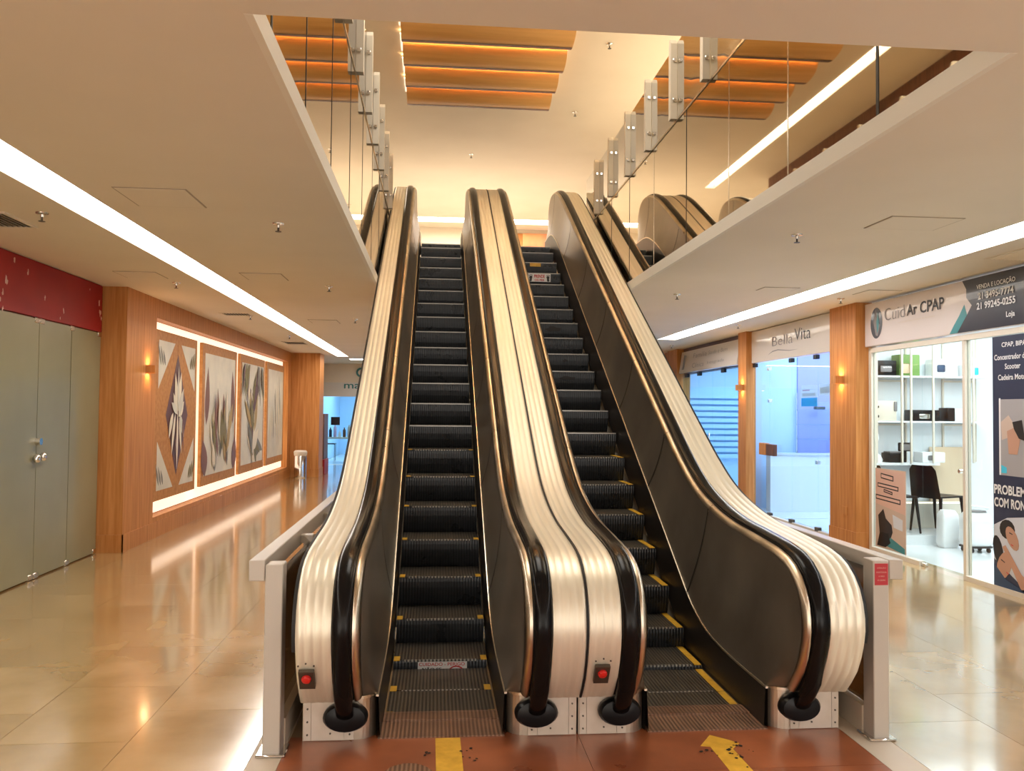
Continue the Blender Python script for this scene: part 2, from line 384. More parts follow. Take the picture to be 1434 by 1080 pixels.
# path of step nosings
YC0, YC1 = 4.744, 5.492
def path_len(s):
    """position at arc length s measured from the comb (y=4.40)"""
    f0 = YC0-4.40; Rr = 1.5; la = Rr*R(30); y1, z1 = YC0+Rr*.5, Rr*(1-math.cos(R(30)))
    ztop = 4.0; zi = ztop-z1; Lr = (zi-z1)/math.sin(R(30))
    if s < f0: return 4.40+s, 0., 0
    s -= f0
    if s < la: a = s/Rr; return YC0+Rr*math.sin(a), Rr*(1-math.cos(a)), a
    s -= la
    if s < Lr: return y1+s*math.cos(R(30)), z1+s*math.sin(R(30)), R(30)
    s -= Lr; y2 = y1+Lr*math.cos(R(30)); z2 = zi
    if s < la: a = R(30)-s/Rr; return y2+Rr*(.5-math.sin(a)), z2+Rr*(math.cos(a)-math.cos(R(30))), a
    s -= la
    return y2+.75+s, ztop, 0

def make_escalator(cx, sides, phase, label, stop_side, root_y=4.06):
    """cx centre; sides: {-1: half width of deck outer edge...}"""
    root = thing('escalator', label, 'escalator', (cx, root_y, 0))
    for sgn in (-1, 1):
        outer = sides[sgn]            # distance centre -> outer edge of the deck
        xf = lambda x, s=sgn: cx+s*x
        h_in, h_out = .410, .486      # handrail
        # handrail: rubber C section wrapped over the guide, running down into the base
        HP = [(4.06, .115), (4.0, .135), (3.945, .19), (3.88, .275)]
        path = HP+DECK[5:] ; path = [p for k, p in enumerate(path)]
        sec = []
        for a in range(0, 181, 15):
            t = R(a); sec.append((.448-math.cos(t)*.041, .004+math.sin(t)*.020))
        sec += [(.489, -.012), (.480, -.018), (.470, -.006), (.426, -.006), (.416, -.018), (.407, -.012)]
        sweep(MB(), path, sec, xf).build('handrail', 'rubber', root)
        # dark inlet collar where the handrail dives into the base
        mb = MB(); rows = []
        for k, (rr, dy) in enumerate([(.070, .02), (.095, .012), (.104, 0), (.104, -.03), (.092, -.05), (.06, -.058), (.02, -.06)]):
            rows.append([(cx+sgn*.448+rr*math.cos(t*2*math.pi/24), 4.045+dy+0*rr, .118+rr*.66*math.sin(t*2*math.pi/24)) for t in range(24)])
        mb.grid(rows, True, True); mb.add(rows[-1], [tuple(range(24))]); mb.build('handrail_inlet', 'black_plastic', root)
        # outer deck between handrail and outer edge, with raised bands
        x0, x1 = h_out+.006, outer
        n = 4; sec = []
        bw = (x1-x0)/n
        for k in range(n):
            a = x0+k*bw
            sec += [(a+.001, -.0015), (a+.005, .0), (a+bw*.5, .0014), (a+bw-.005, .000)]
        sec += [(x1, -.005), (x1, -.03), (x0, -.03)]
        sweep(MB(), DECK, sec, xf).build('outer_deck', 'deck_metal', root)
        # black edge strip at the outside
        if sides[('gap', sgn)]:
            sweep(MB(), DECK[4:], [(outer+.001, -.010), (outer+.017, -.010), (outer+.017, -.05), (outer+.001, -.05)], xf).build('edge_gasket', 'gap_black', root)
        else:
            jag = [(outer-.0005, .003), (outer+.0042, .003), (outer+.0042, -.03), (outer-.0005, -.03)]
            sweep(MB(), DECK, jag, xf).build('joint_seal', 'gap_black', root)
        # guide rail under the handrail
        sweep(MB(), DECK, [(h_in-.004, -.03), (h_in-.004, -.008), (h_out+.006, -.008), (h_out+.006, -.03)], xf).build('handrail_guide', 'gap_black', root)
        # rounded inner trim in segments
        seams_u = [0]
        seam_y = [5.15, 6.17, 7.22, 8.37, 9.5, 10.66, 12.25]
        idx = [0]+[min(range(len(DECK)), key=lambda i, sy=sy: abs(DECK[i][0]-sy)+(9 if DL[i] < 1 or DL[i] > DL[-1]-.6 else 0)) for sy in seam_y]+[len(DECK)-1]
        tsec = [(.404, -.030), (.405, -.010), (.402, -.004), (.394, -.002), (.384, -.006), (.375, -.014), (.369, -.028), (.366, -.05), (.372, -.05)]
        for k in range(len(idx)-1):
            P = DECK[idx[k]:idx[k+1]+1]
            if k: # tiny gap at each seam
                a, b = P[0], P[1]; P = [(a[0]+(b[0]-a[0])*.07, a[1]+(b[1]-a[1])*.07)]+P[1:]
            sweep(MB(), P, tsec, xf).build('inner_trim', 'trim_steel', root)
            # the steel panel below it, leaning outwards over a curve
            rows = []
            Nn = normals(DECK)
            gl = range(idx[k], idx[k+1]+1)
            for j in gl:
                y, z = DECK[j]; ty, tz = y-Nn[j][0]*.03, z-Nn[j][1]*.03
                fy = FEET[j]; fz = skz(fy)
                row = []
                for q in range(9):
                    u = q/8; xo = .303+(.366-.303)*(1-(1-u)**2.2)
                    row.append((xf(xo), fy+(ty-fy)*u, fz+(tz-fz)*u))
                rows.append(row)
            if k:
                e = .010
                L0 = math.hypot(rows[1][4][1]-rows[0][4][1], rows[1][4][2]-rows[0][4][2]); e = min(.4, e/max(L0, .02))
                rows[0] = [tuple(a+(b-a)*e for a, b in zip(p, q_)) for p, q_ in zip(rows[0], rows[1])]
            back = [[(xf(.300+.008*0+abs(p[0]-cx)-.300+.012), p[1], p[2]) for p in r] for r in rows]
            mb = MB(); mb.grid(rows); mb.grid(back)
            edge = [rows[0], back[0]]; mb.grid(edge, False); mb.grid([rows[-1], back[-1]], False)
            mb.build('inner_panel', 'panel_steel', root)
            if k:  # dark backing seam strip
                r0 = rows[0]; mb = MB(); a = [(p[0]-sgn*.0025, p[1]-.0045, p[2]-.002) for p in r0]; b = [(p[0]-sgn*.0025, p[1]+.0045, p[2]+.002) for p in r0]
                mb.grid([a, b]).build('panel_seam', 'gap_black', root)
        # bright strip along the top of the skirt, and the skirt itself
        sweep(MB(), SKS, [(.299, -.004), (.299, .006), (.312, .006), (.312, -.004)], xf).build('skirt_edge', 'bright_edge', root)
        top = [(xf(.300), y, z-.004) for y, z in SKS]
        bot = [(xf(.290), y, max(-.02, z-(.20 if y < 4.6 else .20+min(.14, (y-4.6)*.2)))) for y, z in SKS]
        mb = MB(); mb.grid([top, bot]); mb.grid([[(xf(.310), p[1], p[2]) for p in top], [(xf(.310), p[1], p[2]) for p in bot]])
        mb.build('skirt_panel', 'skirt_dark', root)
        # base of the newel: rounded steel nose and riveted front plates
        xi = .306
        foot_poly = [(xf(outer), 4.055), (xf(outer), 4.9), (xf(xi), 4.9)]+[(xf(xi+.10-.10*math.cos(R(a))), 4.165-.11*math.sin(R(a))) for a in range(0, 91, 10)]
        MB().prism(foot_poly, 'z', 0, .196).build('newel_base', 'base_steel', root)
        lip = [(xf(outer), 4.047), (xf(outer), 4.3), (xf(xi-.006), 4.3)]+[(xf(xi-.006+.10-.10*math.cos(R(a))), 4.165-.118*math.sin(R(a))) for a in range(0, 91, 10)]
        MB().prism(lip, 'z', .190, .203).build('base_lip', 'bright_edge', root)
        fp = MB()
        a, b = xi+.105, outer-.006
        def pl(xa, xb):
            X0, X1 = sorted((xf(xa), xf(xb))); fp.box(X0, X1, 4.047, 4.056, .004, .186)
        pl(a, .455); pl(.457, b-.034); pl(b-.032, b)
        fr = fp.build('front_plate', 'base_plate_metal', root)
        sc = MB()
        for sx, sz in ((.43, .03), (.52, .035), (.545, .12), (b-.016, .03), (b-.016, .09), (b-.016, .15)):
            sc.cyl((xf(sx), 4.043, sz), 'y', .0045, .006, 8)
        sc.build('plate_screws', 'screw', fr)
        # truss cladding on free side
        if sides[('gap', sgn)]:
            up = [(y, z-.03) for (y, z) in DECK if 4.0 < y < 12.9 and z > .5]
            up = [p for k, p in enumerate(up) if k == 0 or p[0] > up[k-1][0]]
            lo = [(12.9, 3.0), (12.2, 3.0)]+[(y, max(0.0, ALP*y-2.15-1.35)) for y in (11, 9, 7.5, 6.15, 6.06)]+[(4.2, 0.0)]
            X0, X1 = sorted((xf(outer-.012), xf(outer-.002)))
            MB().prism(up+lo, 'x', X0, X1).build('side_cladding', 'plinth_paint', root)
        # emergency stop on the deck newel
        if stop_side == sgn:
            sx = sides['stop']; y0, z0 = 3.835, .37; ny, nz = Vector((0, -.80, -.60)).normalized().yz
            nrm = Vector((0, -.84, -.54)); tan = Vector((0, -.54, .84)); cpos = Vector((cx+sgn*sx, 3.832, .365))
            def obx(u0, u1, v0, v1, t0, t1):
                vs = [cpos+Vector((u, 0, 0))+tan*v+nrm*t for t in (t0, t1) for v in (v0, v1) for u in (u0, u1)]
                return MB().add(vs, [(0, 2, 3, 1), (4, 5, 7, 6), (0, 1, 5, 4), (2, 6, 7, 3), (0, 4, 6, 2), (1, 3, 7, 5)])
            bx = obx(-.034, .034, -.062, .045, -.004, .014).build('stop_button_plate', 'screw', root)
            MB().tube([cpos+tan*.008+nrm*.012, cpos+tan*.008+nrm*.022, cpos+tan*.008+nrm*.030, cpos+tan*.008+nrm*.034], [.020, .022, .018, .006], 16).build('stop_button', 'red_plastic', bx)
            mb = MB()
            for dx, dv in ((-.034, .07), (.034, .07), (0, .085)):
                c = cpos+Vector((dx, 0, 0))+tan*dv+nrm*(-.002); mb.tube([c, c+nrm*.004], .004, 8)
            mb.build('screws', 'screw', root)
    # truss underside / inner trough
    mb = MB(); tr = [(4.45, -.012), (5.2, .0-.05)]
    P = [(4.5, -.25), (5.1, -.25), (5.6, -.02), (11.6, ALP*11.6-3.25), (12.3, 3.70), (13.2, 3.70)]
    mb.grid([[(cx-.29, y, z) for y, z in P], [(cx+.29, y, z) for y, z in P]]); mb.grid([[(cx-.29, y, z-.02) for y, z in P], [(cx+.29, y, z-.02) for y, z in P]])
    mb.build('trough_floor', 'gap_black', root)
    P = [(5.95, .04), (11.2, ALP*11.2-3.5+.1), (12.2, 3.05), (12.9, 3.05)]
    mb = MB(); W0, W1 = cx-sides[-1]+.02, cx+sides[1]-.02
    mb.grid([[(W0, y, z) for y, z in P], [(W1, y, z) for y, z in P]]); mb.grid([[(W0, y, z+.02) for y, z in P], [(W1, y, z+.02) for y, z in P]])
    mb.build('truss_soffit', 'plinth_paint', root)
    # comb plates
    MB().box(cx-.30, cx+.30, 4.055, 4.26, -.002, .006).build('floor_plate', 'comb_metal', root)
    MB().prism([(4.262, -.002), (4.262, .012), (4.36, .011), (4.40, .005), (4.40, -.002)], 'x', cx-.288, cx+.288).build('comb', 'comb_metal', root)
    MB().box(cx-.30, cx+.30, 12.56, 13.4, 3.985, 4.006).build('floor_plate', 'comb_metal', root)
    # steps
    prof = [(0, 0), (.405, 0), (.405, -.012), (.392, -.03), (.03, -.16), (.055, -.21), (.045, -.215), (.022, -.17), (.006, -.12), (-.002, -.07), (-.004, -.03), (-.003, -.01)]
    bodyme = MB().add(*(lambda n: ([(-.28, y, z) for y, z in prof]+[(.28, y, z) for y, z in prof], [tuple(range(n))[::-1], tuple(range(n, 2*n))]+[(i, (i+1) % n, n+(i+1) % n, n+i) for i in range(n)]))(len(prof))).mesh('step'); bodyme.materials.append(M['step_riser'])
    for p in bodyme.polygons: p.use_smooth = False
    tm = MB().box(-.279, .279, .012, .404, 0, .0025).mesh('tread'); tm.materials.append(M['step_tread'])
    nm = MB().box(-.215, .215, -.003, .012, -.006, .004).mesh('nosing'); nm.materials.append(M['nosing_teeth'])
    ym1 = MB().box(-.279, -.243, .0, .085, -.002, .0045).mesh('edge_marking'); ym1.materials.append(M['yellow_paint'])
    ym1b = MB().box(.243, .279, .0, .085, -.002, .0045).mesh('edge_marking'); ym1b.materials.append(M['yellow_paint'])
    ym2 = MB().box(.235, .276, .0, .395, -.002, .0045).mesh('edge_marking'); ym2.materials.append(M['yellow_paint'])
    edge_glint = MB().box(-.28, .28, -.0045, -.001, -.008, .0035).mesh('nosing_edge'); edge_glint.materials.append(M['nosing_highlight'])  # painted highlight strip for the upper steps
    ss = -.36+phase; k = 0; steps = []
    while True:
        y, z, a = path_len(ss) if ss > 0 else (4.40+ss, 0., 0)
        if y > 12.62: break
        o = bpy.data.objects.new('step', bodyme); C.objects.link(o); o.parent = root; o.location = (0, y-root_y, z-.001)
        
        for nme, me in (('tread', tm), ('nosing', nm)) + (((('edge_marking', ym1), ('edge_marking', ym1b)) if sides[('gap', -1)] else (('edge_marking', ym2),)) if k < 9 else (('nosing_edge', edge_glint),)):
            c = bpy.data.objects.new(nme, me); C.objects.link(c); c.parent = o
        steps.append(o)
        ss += .4045; k += 1
    return root, steps

# escalator 1 (left), escalator 2 (right)
CX1, CX2 = .047, 1.346
E1, ST1 = make_escalator(CX1, {-1: .648, 1: .6465, ('gap', -1): True, ('gap', 1): False, 'stop': .600}, .283,
    'left escalator with a white and red CUIDADO sticker on its lowest riser', -1)
E2, ST2 = make_escalator(CX2, {-1: .6435, 1: .662, ('gap', -1): False, ('gap', 1): True, 'stop': .575}, .175,
    'right escalator with yellow-striped right tread edges and a footprint sticker near its top', -1)

# ------------------------------------------------------------------ sticker plates on the steps
def step_near(E, ST, y):
    return min(ST, key=lambda o: abs(o.location.y+4.06-y))
st = step_near(E1, ST1, 5.13); o0 = origin_of(st)
pl = flat('warning_sticker', 'ink_white', st, [(-.135, -.118), (.16, -.118), (.16, -.006), (-.135, -.006)], (o0.x, o0.y-.0045, o0.z), PX, ZU, .002)
b0 = (o0.x-.128, o0.y-.0085, o0.z-.030)
text('CUIDADO - PERIGO', b0, PX, ZU, width=.275, height=.020, mat_='ink_red', parent=pl, bold=.012, depth=.0005)
text('NÃO SE', (o0.x-.108, o0.y-.0085, o0.z-.058), PX, ZU, width=.115, height=.021, mat_='ink_black', parent=pl, bold=.03, depth=.0005)
text('DEBRUCE', (o0.x-.125, o0.y-.0085, o0.z-.082), PX, ZU, width=.14, height=.016, mat_='ink_black', parent=pl, bold=.03, depth=.0005)
mb = MB(); cc = (o0.x+.095, o0.z-.085); yy = o0.y-.0095
mb.grid([[(cc[0]+r_*math.cos(R(a)), yy, cc[1]+r_*math.sin(R(a))) for a in range(0, 361, 15)] for r_ in (.048, .056)], False); mb.build('prohibition_ring', 'ink_red', pl)
MB().lathe((0, 0, 0), [(.0001, 0), (.008, .0)], 12).build('x', 'ink_black') if False else None
flat('pictogram', 'ink_black', pl, [(-.02, -.04), (.03, -.04), (.018, -.01), (.006, .0), (.006, .02), (-.006, .02), (-.006, .0), (-.014, -.01)], (cc[0], yy+.001, cc[1]), PX, ZU, .001)
# footprint sticker near the top of the right escalator
ys = sorted(ST2, key=lambda o: o.location.y)
tgt = min(ys, key=lambda o: abs((o.location.y+4.06)-11.12)); o0 = origin_of(tgt)
fp = flat('footprint_sticker', 'ink_white', tgt, [(-.15, -.115), (.15, -.115), (.15, -.008), (-.15, -.008)], (o0.x, o0.y-.0065, o0.z), PX, ZU, .002)
def footprint(cx_, cz_, mir):
    sole = [(-.012, -.045), (.008, -.045), (.014, -.03), (.016, -.005), (.022, .012), (.018, .026), (0, .03), (-.016, .022), (-.02, .008), (-.014, -.012), (-.018, -.032)]
    flat('footprint', 'ink_black', fp, [(mir*a, b) for a, b in sole], (cx_, o0.y-.009, cz_), PX, ZU, .001)
    mb = MB()
    for tx, tz, r_ in ((-.020, .033, .006), (-.010, .039, .005), (0, .042, .005), (.010, .041, .005), (.019, .037, .005)):
        k = [(cx_+mir*tx+r_*math.cos(R(a)), o0.y-.0098, cz_+tz+r_*math.sin(R(a))) for a in range(0, 360, 45)]; mb.add(k, [tuple(range(8))])
    tag(mb.build('toe_prints', 'ink_black', fp), kind='stuff')
footprint(o0.x-.115, o0.z-.066, 1); footprint(o0.x+.115, o0.z-.066, -1)
text('PRENDE', (o0.x-.07, o0.y-.0095, o0.z-.065), PX, ZU, width=.14, height=.045, mat_='ink_red', parent=fp, bold=.03, depth=.0005)
text('OS PES', (o0.x-.065, o0.y-.0095, o0.z-.105), PX, ZU, width=.13, height=.026, mat_='ink_red', parent=fp, bold=.03, depth=.0005)
nx_ = ys[ys.index(tgt)+1]; o1 = origin_of(nx_)
flat('yellow_sticker', 'yellow_paint', nx_, [(-.09, -.055), (.06, -.055), (.06, -.006), (-.09, -.006)], (o1.x, o1.y-.006, o1.z), PX, ZU, .002)
for k, (dx, wd, hh) in {4: (.0, .17, .06), 6: (.03, .05, .03), 7: (.0, .16, .04)}.items():
    q = ys[ys.index(tgt)-k]; oq = origin_of(q)
    pts = [(dx+wd*(.5+.12*math.sin(a*2.3))*math.cos(R(a*30)), -.07+hh*(.5+.15*math.cos(a*1.7))*math.sin(R(a*30))) for a in range(12)]
    flat('scuff_patch', 'gap_black', q, pts, (oq.x, oq.y-.0045, oq.z), PX, ZU, .001)

# ------------------------------------------------------------------ FLOOR
fl = struct(MB().box(-8, 10, -6, 12.1, -.20, -.006).box(-8, 10, 12.1, 31, -.20, 0).build('floor', 'grout'))
fl.data.materials.append(M['stone_tile'])
for p in fl.data.polygons:
    if p.center.y > 12.1 and p.center.z > -.01: p.material_index = 1
TW, TL = .60, .80
def tile_mesh(w_, l_): 
    me = MB().box(-w_/2+.0012, w_/2-.0012, -l_/2+.0012, l_/2-.0012, -.012, 0).mesh('floor_tile'); me.materials.append(M['stone_tile']); return me
full = tile_mesh(TW, TL)
cols_ = [(-3.84+TW*i, TW) for i in range(20)]
cnt = 0
for ci, (cx_, w_) in enumerate([(-.80-TW*(i+.5), TW) for i in range(5)]+[(2.175+TW*(i+.5), TW) for i in range(5)]):
    y = -1.1-(.4 if ci % 2 else 0)
    while y < 12.05:
        a, b = y, min(y+TL, 12.1)
        if b-a > .05 and b > 2.6:
            me = full if abs(b-a-TL) < 1e-6 else tile_mesh(TW, b-a)
            o = bpy.data.objects.new('floor_tile', me); C.objects.link(o); o.location = (cx_, (a+b)/2, 0); o.parent = fl; cnt += 1
        y += TL
box('paving_strip', 'stone_tile', fl, -3.86, -3.802, -6, 12.1, -.012, 0)
for x0_, x1_ in ((-3.80, -.80), (2.175, 5.175)): box('paving_foreground', 'stone_tile', fl, x0_, x1_, -6, 2.3, -.012, -.0005)
box('shop_paving', 'white_tile', fl, 5.176, 9.0, -1, 12.1, -.012, 0.001)
box('shop_paving', 'white_tile', fl, 5.03, 9.0, 12.1, 18, -.012, 0.004)
box('shop_paving', 'white_tile', fl, -3.3, 5.0, 24.25, 30, -.012, 0.004)
box('border_strip', 'plinth_paint', fl, -.799, -.665, -6, 8.0, -.012, 0)
box('border_strip', 'plinth_paint', fl, 2.005, 2.174, -6, 8.0, -.012, 0)
for a, b in ((-.663, .70), (.702, 2.003)):
    for c, d in ((3.62, 4.10), (2.4, 3.618), (.4, 2.398)):
        box('red_slab', 'red_stone', fl, a, b, c, d, -.012, 0)
box('red_slab', 'red_stone', fl, -.663, 2.003, -6, .398, -.012, 0)
box('under_escalator_paving', 'stone_tile', fl, -.663, 2.003, 5.5, 12.1, -.012, 0)
def on_floor(name, m, pts, z=.0015): return flat(name, m, fl, pts, (0, 0, 0), PX, PY, .002, base=z-.002)
on_floor('painted_stripe', 'yellow_paint', [(.018, 4.045), (.135, 4.045), (.142, 3.3), (.138, 2.4), (.02, 2.4), (.024, 3.3)])
on_floor('painted_arrow', 'yellow_paint', [(1.249, 3.874), (1.292, 3.862), (1.291, 3.6), (1.25, 3.2), (1.35, 3.2), (1.393, 3.59), (1.388, 3.83), (1.442, 3.893), (1.40, 3.94), (1.335, 4.0)])
on_floor('floor_inspection_cap', 'comb_metal', [(-.10+.115*math.cos(R(a)), 3.62+.15*math.sin(R(a))) for a in range(0, 360, 15)])
random.seed(3); mb = MB()
for (bx_, by_, sp, n) in ((1.40, 3.78, .07, 16), (.16, 3.86, .04, 8), (1.26, 3.8, .03, 6), (-.02, 3.85, .03, 4)):
    for i in range(n):
        x_, y_ = bx_+random.gauss(0, sp*.6), by_+random.gauss(0, sp); r_ = random.uniform(.003, .011)
        k = [(x_+r_*random.uniform(.6, 1.3)*math.cos(R(a)), y_+r_*random.uniform(.6, 1.5)*math.sin(R(a)), .0035) for a in range(0, 360, 60)]; mb.add(k, [tuple(range(6))])
tag(mb.build('paint_chips', 'gap_black', fl), kind='stuff')

# ------------------------------------------------------------------ CEILING of the ground floor with the escalator opening
ZC, ZP = 2.86, 3.0
OX0, OX1, OY0, OY1 = -.62, 2.045, 2.82, 12.62
LS0, LS1, LSE = -2.43, -2.14, 20.9
RS0, RS1, RSE = 3.92, 4.27, 14.7
mb = MB()
YB = -3.5
mb.box(-6, LS0, YB, 31, ZC, ZP).box(LS0, LS1, LSE, 31, ZC, ZP).box(LS1, OX0-.03, YB, 31, ZC, ZP)
mb.box(OX0-.03, OX1+.03, YB, OY0, ZC, ZP).box(OX0-.03, OX1+.03, OY1, 31, ZC, ZP)
mb.box(OX1+.03, RS0, YB, 31, ZC, ZP).box(RS0, RS1, RSE, 31, ZC, ZP).box(RS1, 9.2, YB, 31, ZC, ZP)
# slab above, up to the upper floor
mb.box(-6, OX0-.03, YB, 22, ZP+.001, 4.0).box(OX1+.03, 9.2, YB, 22, ZP+.001, 4.0).box(OX0-.03, OX1+.03, YB, OY0-.02, ZP+.001, 4.0).box(OX0-.03, OX1+.03, OY1+.8, 22, ZP+.001, 4.0)
struct(mb.build('ceiling', 'ceiling_paint'))
struct(MB().box(OX0-.03, OX0, OY0, OY1, ZC-.001, ZC+.095).build('trim_1', 'lip_paint'))
struct(MB().box(OX1, OX1+.03, OY0, OY1, ZC-.001, ZC+.095).build('trim_2', 'lip_paint'))
def cove(x0, x1, ya, yb, z, label, m='strip_light', grp=None):
    t = thing('ceiling_light', label, 'light', ((x0+x1)/2, ya, z), grp)
    box('diffuser', m, t, x0+.006, x1-.006, ya, yb-.006, z+.10, z+.112)
    box('side_lining', 'cream_frame', t, x0, x0+.005, ya, yb, z+.001, z+.13)
    box('side_lining', 'cream_frame', t, x1-.005, x1, ya, yb, z+.001, z+.13)
    box('end_lining', 'cream_frame', t, x0+.005, x1-.005, yb-.006, yb, z+.001, z+.13)
    return t
cove(LS0, LS1, YB, LSE, ZC, 'long white recessed light strip in the ceiling over the left corridor')
cove(RS0, RS1, YB, RSE, ZC, 'long white recessed light strip in the ceiling before the shops on the right', 'cool_strip_light')
t = thing('ceiling_light', 'short white recessed light strip crossing the ceiling at the far end', 'light', (-1.5, 21.8, ZC))
box('diffuser', 'strip_light', t, -2.2, 1.2, 21.7, 21.95, ZC-.012, ZC-.004); box('frame', 'cream_frame', t, -2.23, 1.23, 21.67, 21.98, ZC-.004, ZC+.001)

# ------------------------------------------------------------------ UPPER FLOOR hall
ZU_ = 5.92
US0, US1 = -1.22, -1.02
mb = MB().box(-6, US0, -6, 22, ZU_, ZU_+.15).box(US0, US1, 15.8, 22, ZU_, ZU_+.15).box(US0, US1, -6, 2.0, ZU_, ZU_+.15)
mb.box(US1, 9.2, -6, 18.95, ZU_, ZU_+.15).box(US1, 9.2, 19.42, 22, ZU_, ZU_+.15)
struct(mb.build('ceiling', 'upper_ceiling_paint'))
cove(US0, US1, 2.0, 15.8, ZU_, 'white light strip in the upper ceiling, seen only in the mirrored balustrade', 'upper_strip_light')
t = thing('ceiling_light', 'white light strip crossing the upper ceiling behind the escalator tops', 'light', (1, 19.2, ZU_))
box('diffuser', 'strip_light', t, US1, 6, 18.96, 19.41, ZU_+.09, ZU_+.10); box('side_lining', 'cream_frame', t, US1, 6, 19.41, 19.42, ZU_, ZU_+.12)
struct(MB().box(-6, 9.2, 20.0, 20.2, 4.0, ZU_).build('wall_back', 'upper_ceiling_paint'))
struct(MB().box(-2.2, -2.0, -6, 15.0, 4.0, 5.55).build('wall_left', 'plinth_paint'))
struct(MB().box(-2.2, -1.985, -6, 15.0, 5.55, ZU_).build('trim_3', 'dark_wood'))
struct(MB().box(5.0, 5.2, -6, 20, 4.0, ZU_).build('wall_right', 'upper_ceiling_paint'))
t = thing('wall_artwork', 'large orange and red artwork on the upper back wall above the right escalator', 'artwork', (2.3, 19.98, 4.0))
box('canvas', 'orange_art', t, 2.03, 2.95, 19.93, 19.99, 4.05, 5.82); box('side_panel', 'wood_veneer', t, 1.80, 2.028, 19.94, 19.99, 4.05, 5.82)
# dim shop window things reflected from the upper left wall
for k, (y_, c_) in enumerate(((3.2, 'grey_print'), (5.1, 'dark_wood'), (7.4, 'grey_print'))):
    o = box('shop_window', c_, None, -2.0, -1.975, y_, y_+1.5, 4.3, 5.45)
    tag(o, ['near grey window in the upper wall, seen only in the mirrored balustrade', 'dark middle window in the upper wall, seen only in the mirror', 'far grey window in the upper wall, seen only in the mirror'][k], 'window')

# ceiling baffles: half round wooden beams with warm light between them
for k, yc in enumerate((9.25, 9.92, 10.58, 11.22)):
    names = ['nearest', 'second nearest', 'third nearest', 'farthest']
    t = thing('wooden_beam', names[k]+' of the four half-round wooden beams glowing under the upper ceiling', 'beam', (.53, yc, 5.66), 'wooden beams under the upper ceiling')
    prof = [(yc-.26, 5.885)]+[(yc-.26*math.cos(R(a)), 5.80-.13*math.sin(R(a))) for a in range(0, 181, 12)]+[(yc+.26, 5.885)]
    n = len(prof); a_, b_ = -.43, 1.49
    mb = MB(); mb.grid([[(a_, y, z) for y, z in prof], [(b_, y, z) for y, z in prof]]); mb.add([(a_, y, z) for y, z in prof], [tuple(range(n))]); mb.add([(b_, y, z) for y, z in prof], [tuple(range(n))[::-1]]); mb.add([(a_, prof[0][0], 5.885), (b_, prof[0][0], 5.885), (b_, prof[-1][0], 5.885), (a_, prof[-1][0], 5.885)], [(0, 1, 2, 3)])
    mb.build('beam_body', 'beam_wood', t)
    MB().grid([[(x_, yc-.2602*math.cos(R(a)), 5.797-.1305*math.sin(R(a))) for a in range(98, 142, 4)] for x_ in (a_, b_)]).grid([[(x_, yc-.25*math.cos(R(a)), 5.80-.12*math.sin(R(a))) for a in range(98, 142, 4)] for x_ in (a_, b_)]).build('underside_shade', 'dark_wood', t)  # dark strip standing in for shade on the beam's back underside
    box('hanger', 'cream_frame', t, a_+.2, a_+.23, yc-.02, yc+.02, 5.885, 5.92); box('hanger', 'cream_frame', t, b_-.23, b_-.2, yc-.02, yc+.02, 5.885, 5.92)
    box('light_strip', 'warm_led', t, a_-.02, b_+.02, yc-.33, yc-.30, 5.902, 5.915)
    box('end_light', 'panel_led', t, a_-.035, a_-.012, yc-.25, yc+.2, 5.895, 5.915); box('end_light', 'panel_led', t, b_+.012, b_+.035, yc-.25, yc+.2, 5.895, 5.915)

# ------------------------------------------------------------------ MIRRORED BALUSTRADES and glass guards of the opening
def balustrade(side, label_m, label_g):
    s = 1 if side == 'right' else -1
    xm = OX1+.014 if s == 1 else OX0-.014
    t = thing('mirrored_balustrade', label_m, 'balustrade', (xm, OY0, ZC+.1))
    seams = [2.83, 3.755, 4.77, 5.78, 6.80, 7.85, 8.87, 9.80, 10.70, 11.6, 12.6]
    if s == -1: seams = [2.83, 3.2, 4.03, 5.0, 6.05, 7.05, 8.1, 9.1, 10.1, 11.1, 12.6]
    X = lambda a, b: sorted((xm+s*a, xm+s*b))
    for i in range(len(seams)-1):
        x0, x1 = X(0, .010); box('mirror_panel', 'mirror', t, x0, x1, seams[i]+.006, seams[i+1]-.006, ZC+.097, 4.085)
        if i: 
            x0, x1 = X(-.002, .004); box('seam_bar', 'chrome' if i in (2, 3, 5) and s == 1 else 'gap_black', t, x0, x1, seams[i]-(.012 if i == 1 else .006), seams[i]+(.012 if i == 1 else .006), ZC+.097, 4.085)
    x0, x1 = X(.0101, .016); box('backing_board', 'gap_black', t, x0, x1, 2.83, 12.6, ZC+.097, 4.085)
    x0, x1 = X(-.006, .016); box('top_channel', 'trim_steel', t, x0, x1, 2.83, 12.6, 4.086, 4.104)
    g = thing('glass_guard', label_g, 'guard', (xm, OY0, 4.104))
    posts = [2.9+.88*i for i in range(11)] if s == 1 else [2.95+.86*i for i in range(10)]
    off = 6.23-(2.9+.88*4) if s == 1 else 0
    posts = [p+off for p in posts if p+off < 10.76]
    for i, p in enumerate(posts):
        x0, x1 = X(-.058, -.002)
        po = MB().prism([(p-.035, 4.105), (p+.035, 4.105), (p+.035, 4.77), (p+.012, 4.81), (p-.012, 4.81), (p-.035, 4.77)], 'x', x0, x1).build('post', 'post_paint', g)
        for z in (4.27, 4.62):
            x0, x1 = X(-.042, -.012); MB().bbox(x0, x1, p-.049, p-.036, z-.016, z+.016, .004, 1).build('clamp', 'chrome', po)
        if True:
            x0, x1 = X(.0, .008); box('glass_pane', 'guard_glass', g, x0, x1, p+.01, (posts[i+1]-.01 if i+1 < len(posts) else p+.87), 4.106, 4.78)
    return t
balustrade('right', 'bronze mirrored balustrade above the ceiling edge right of the escalators', 'clear glass guard with cream posts above the right mirrored balustrade')
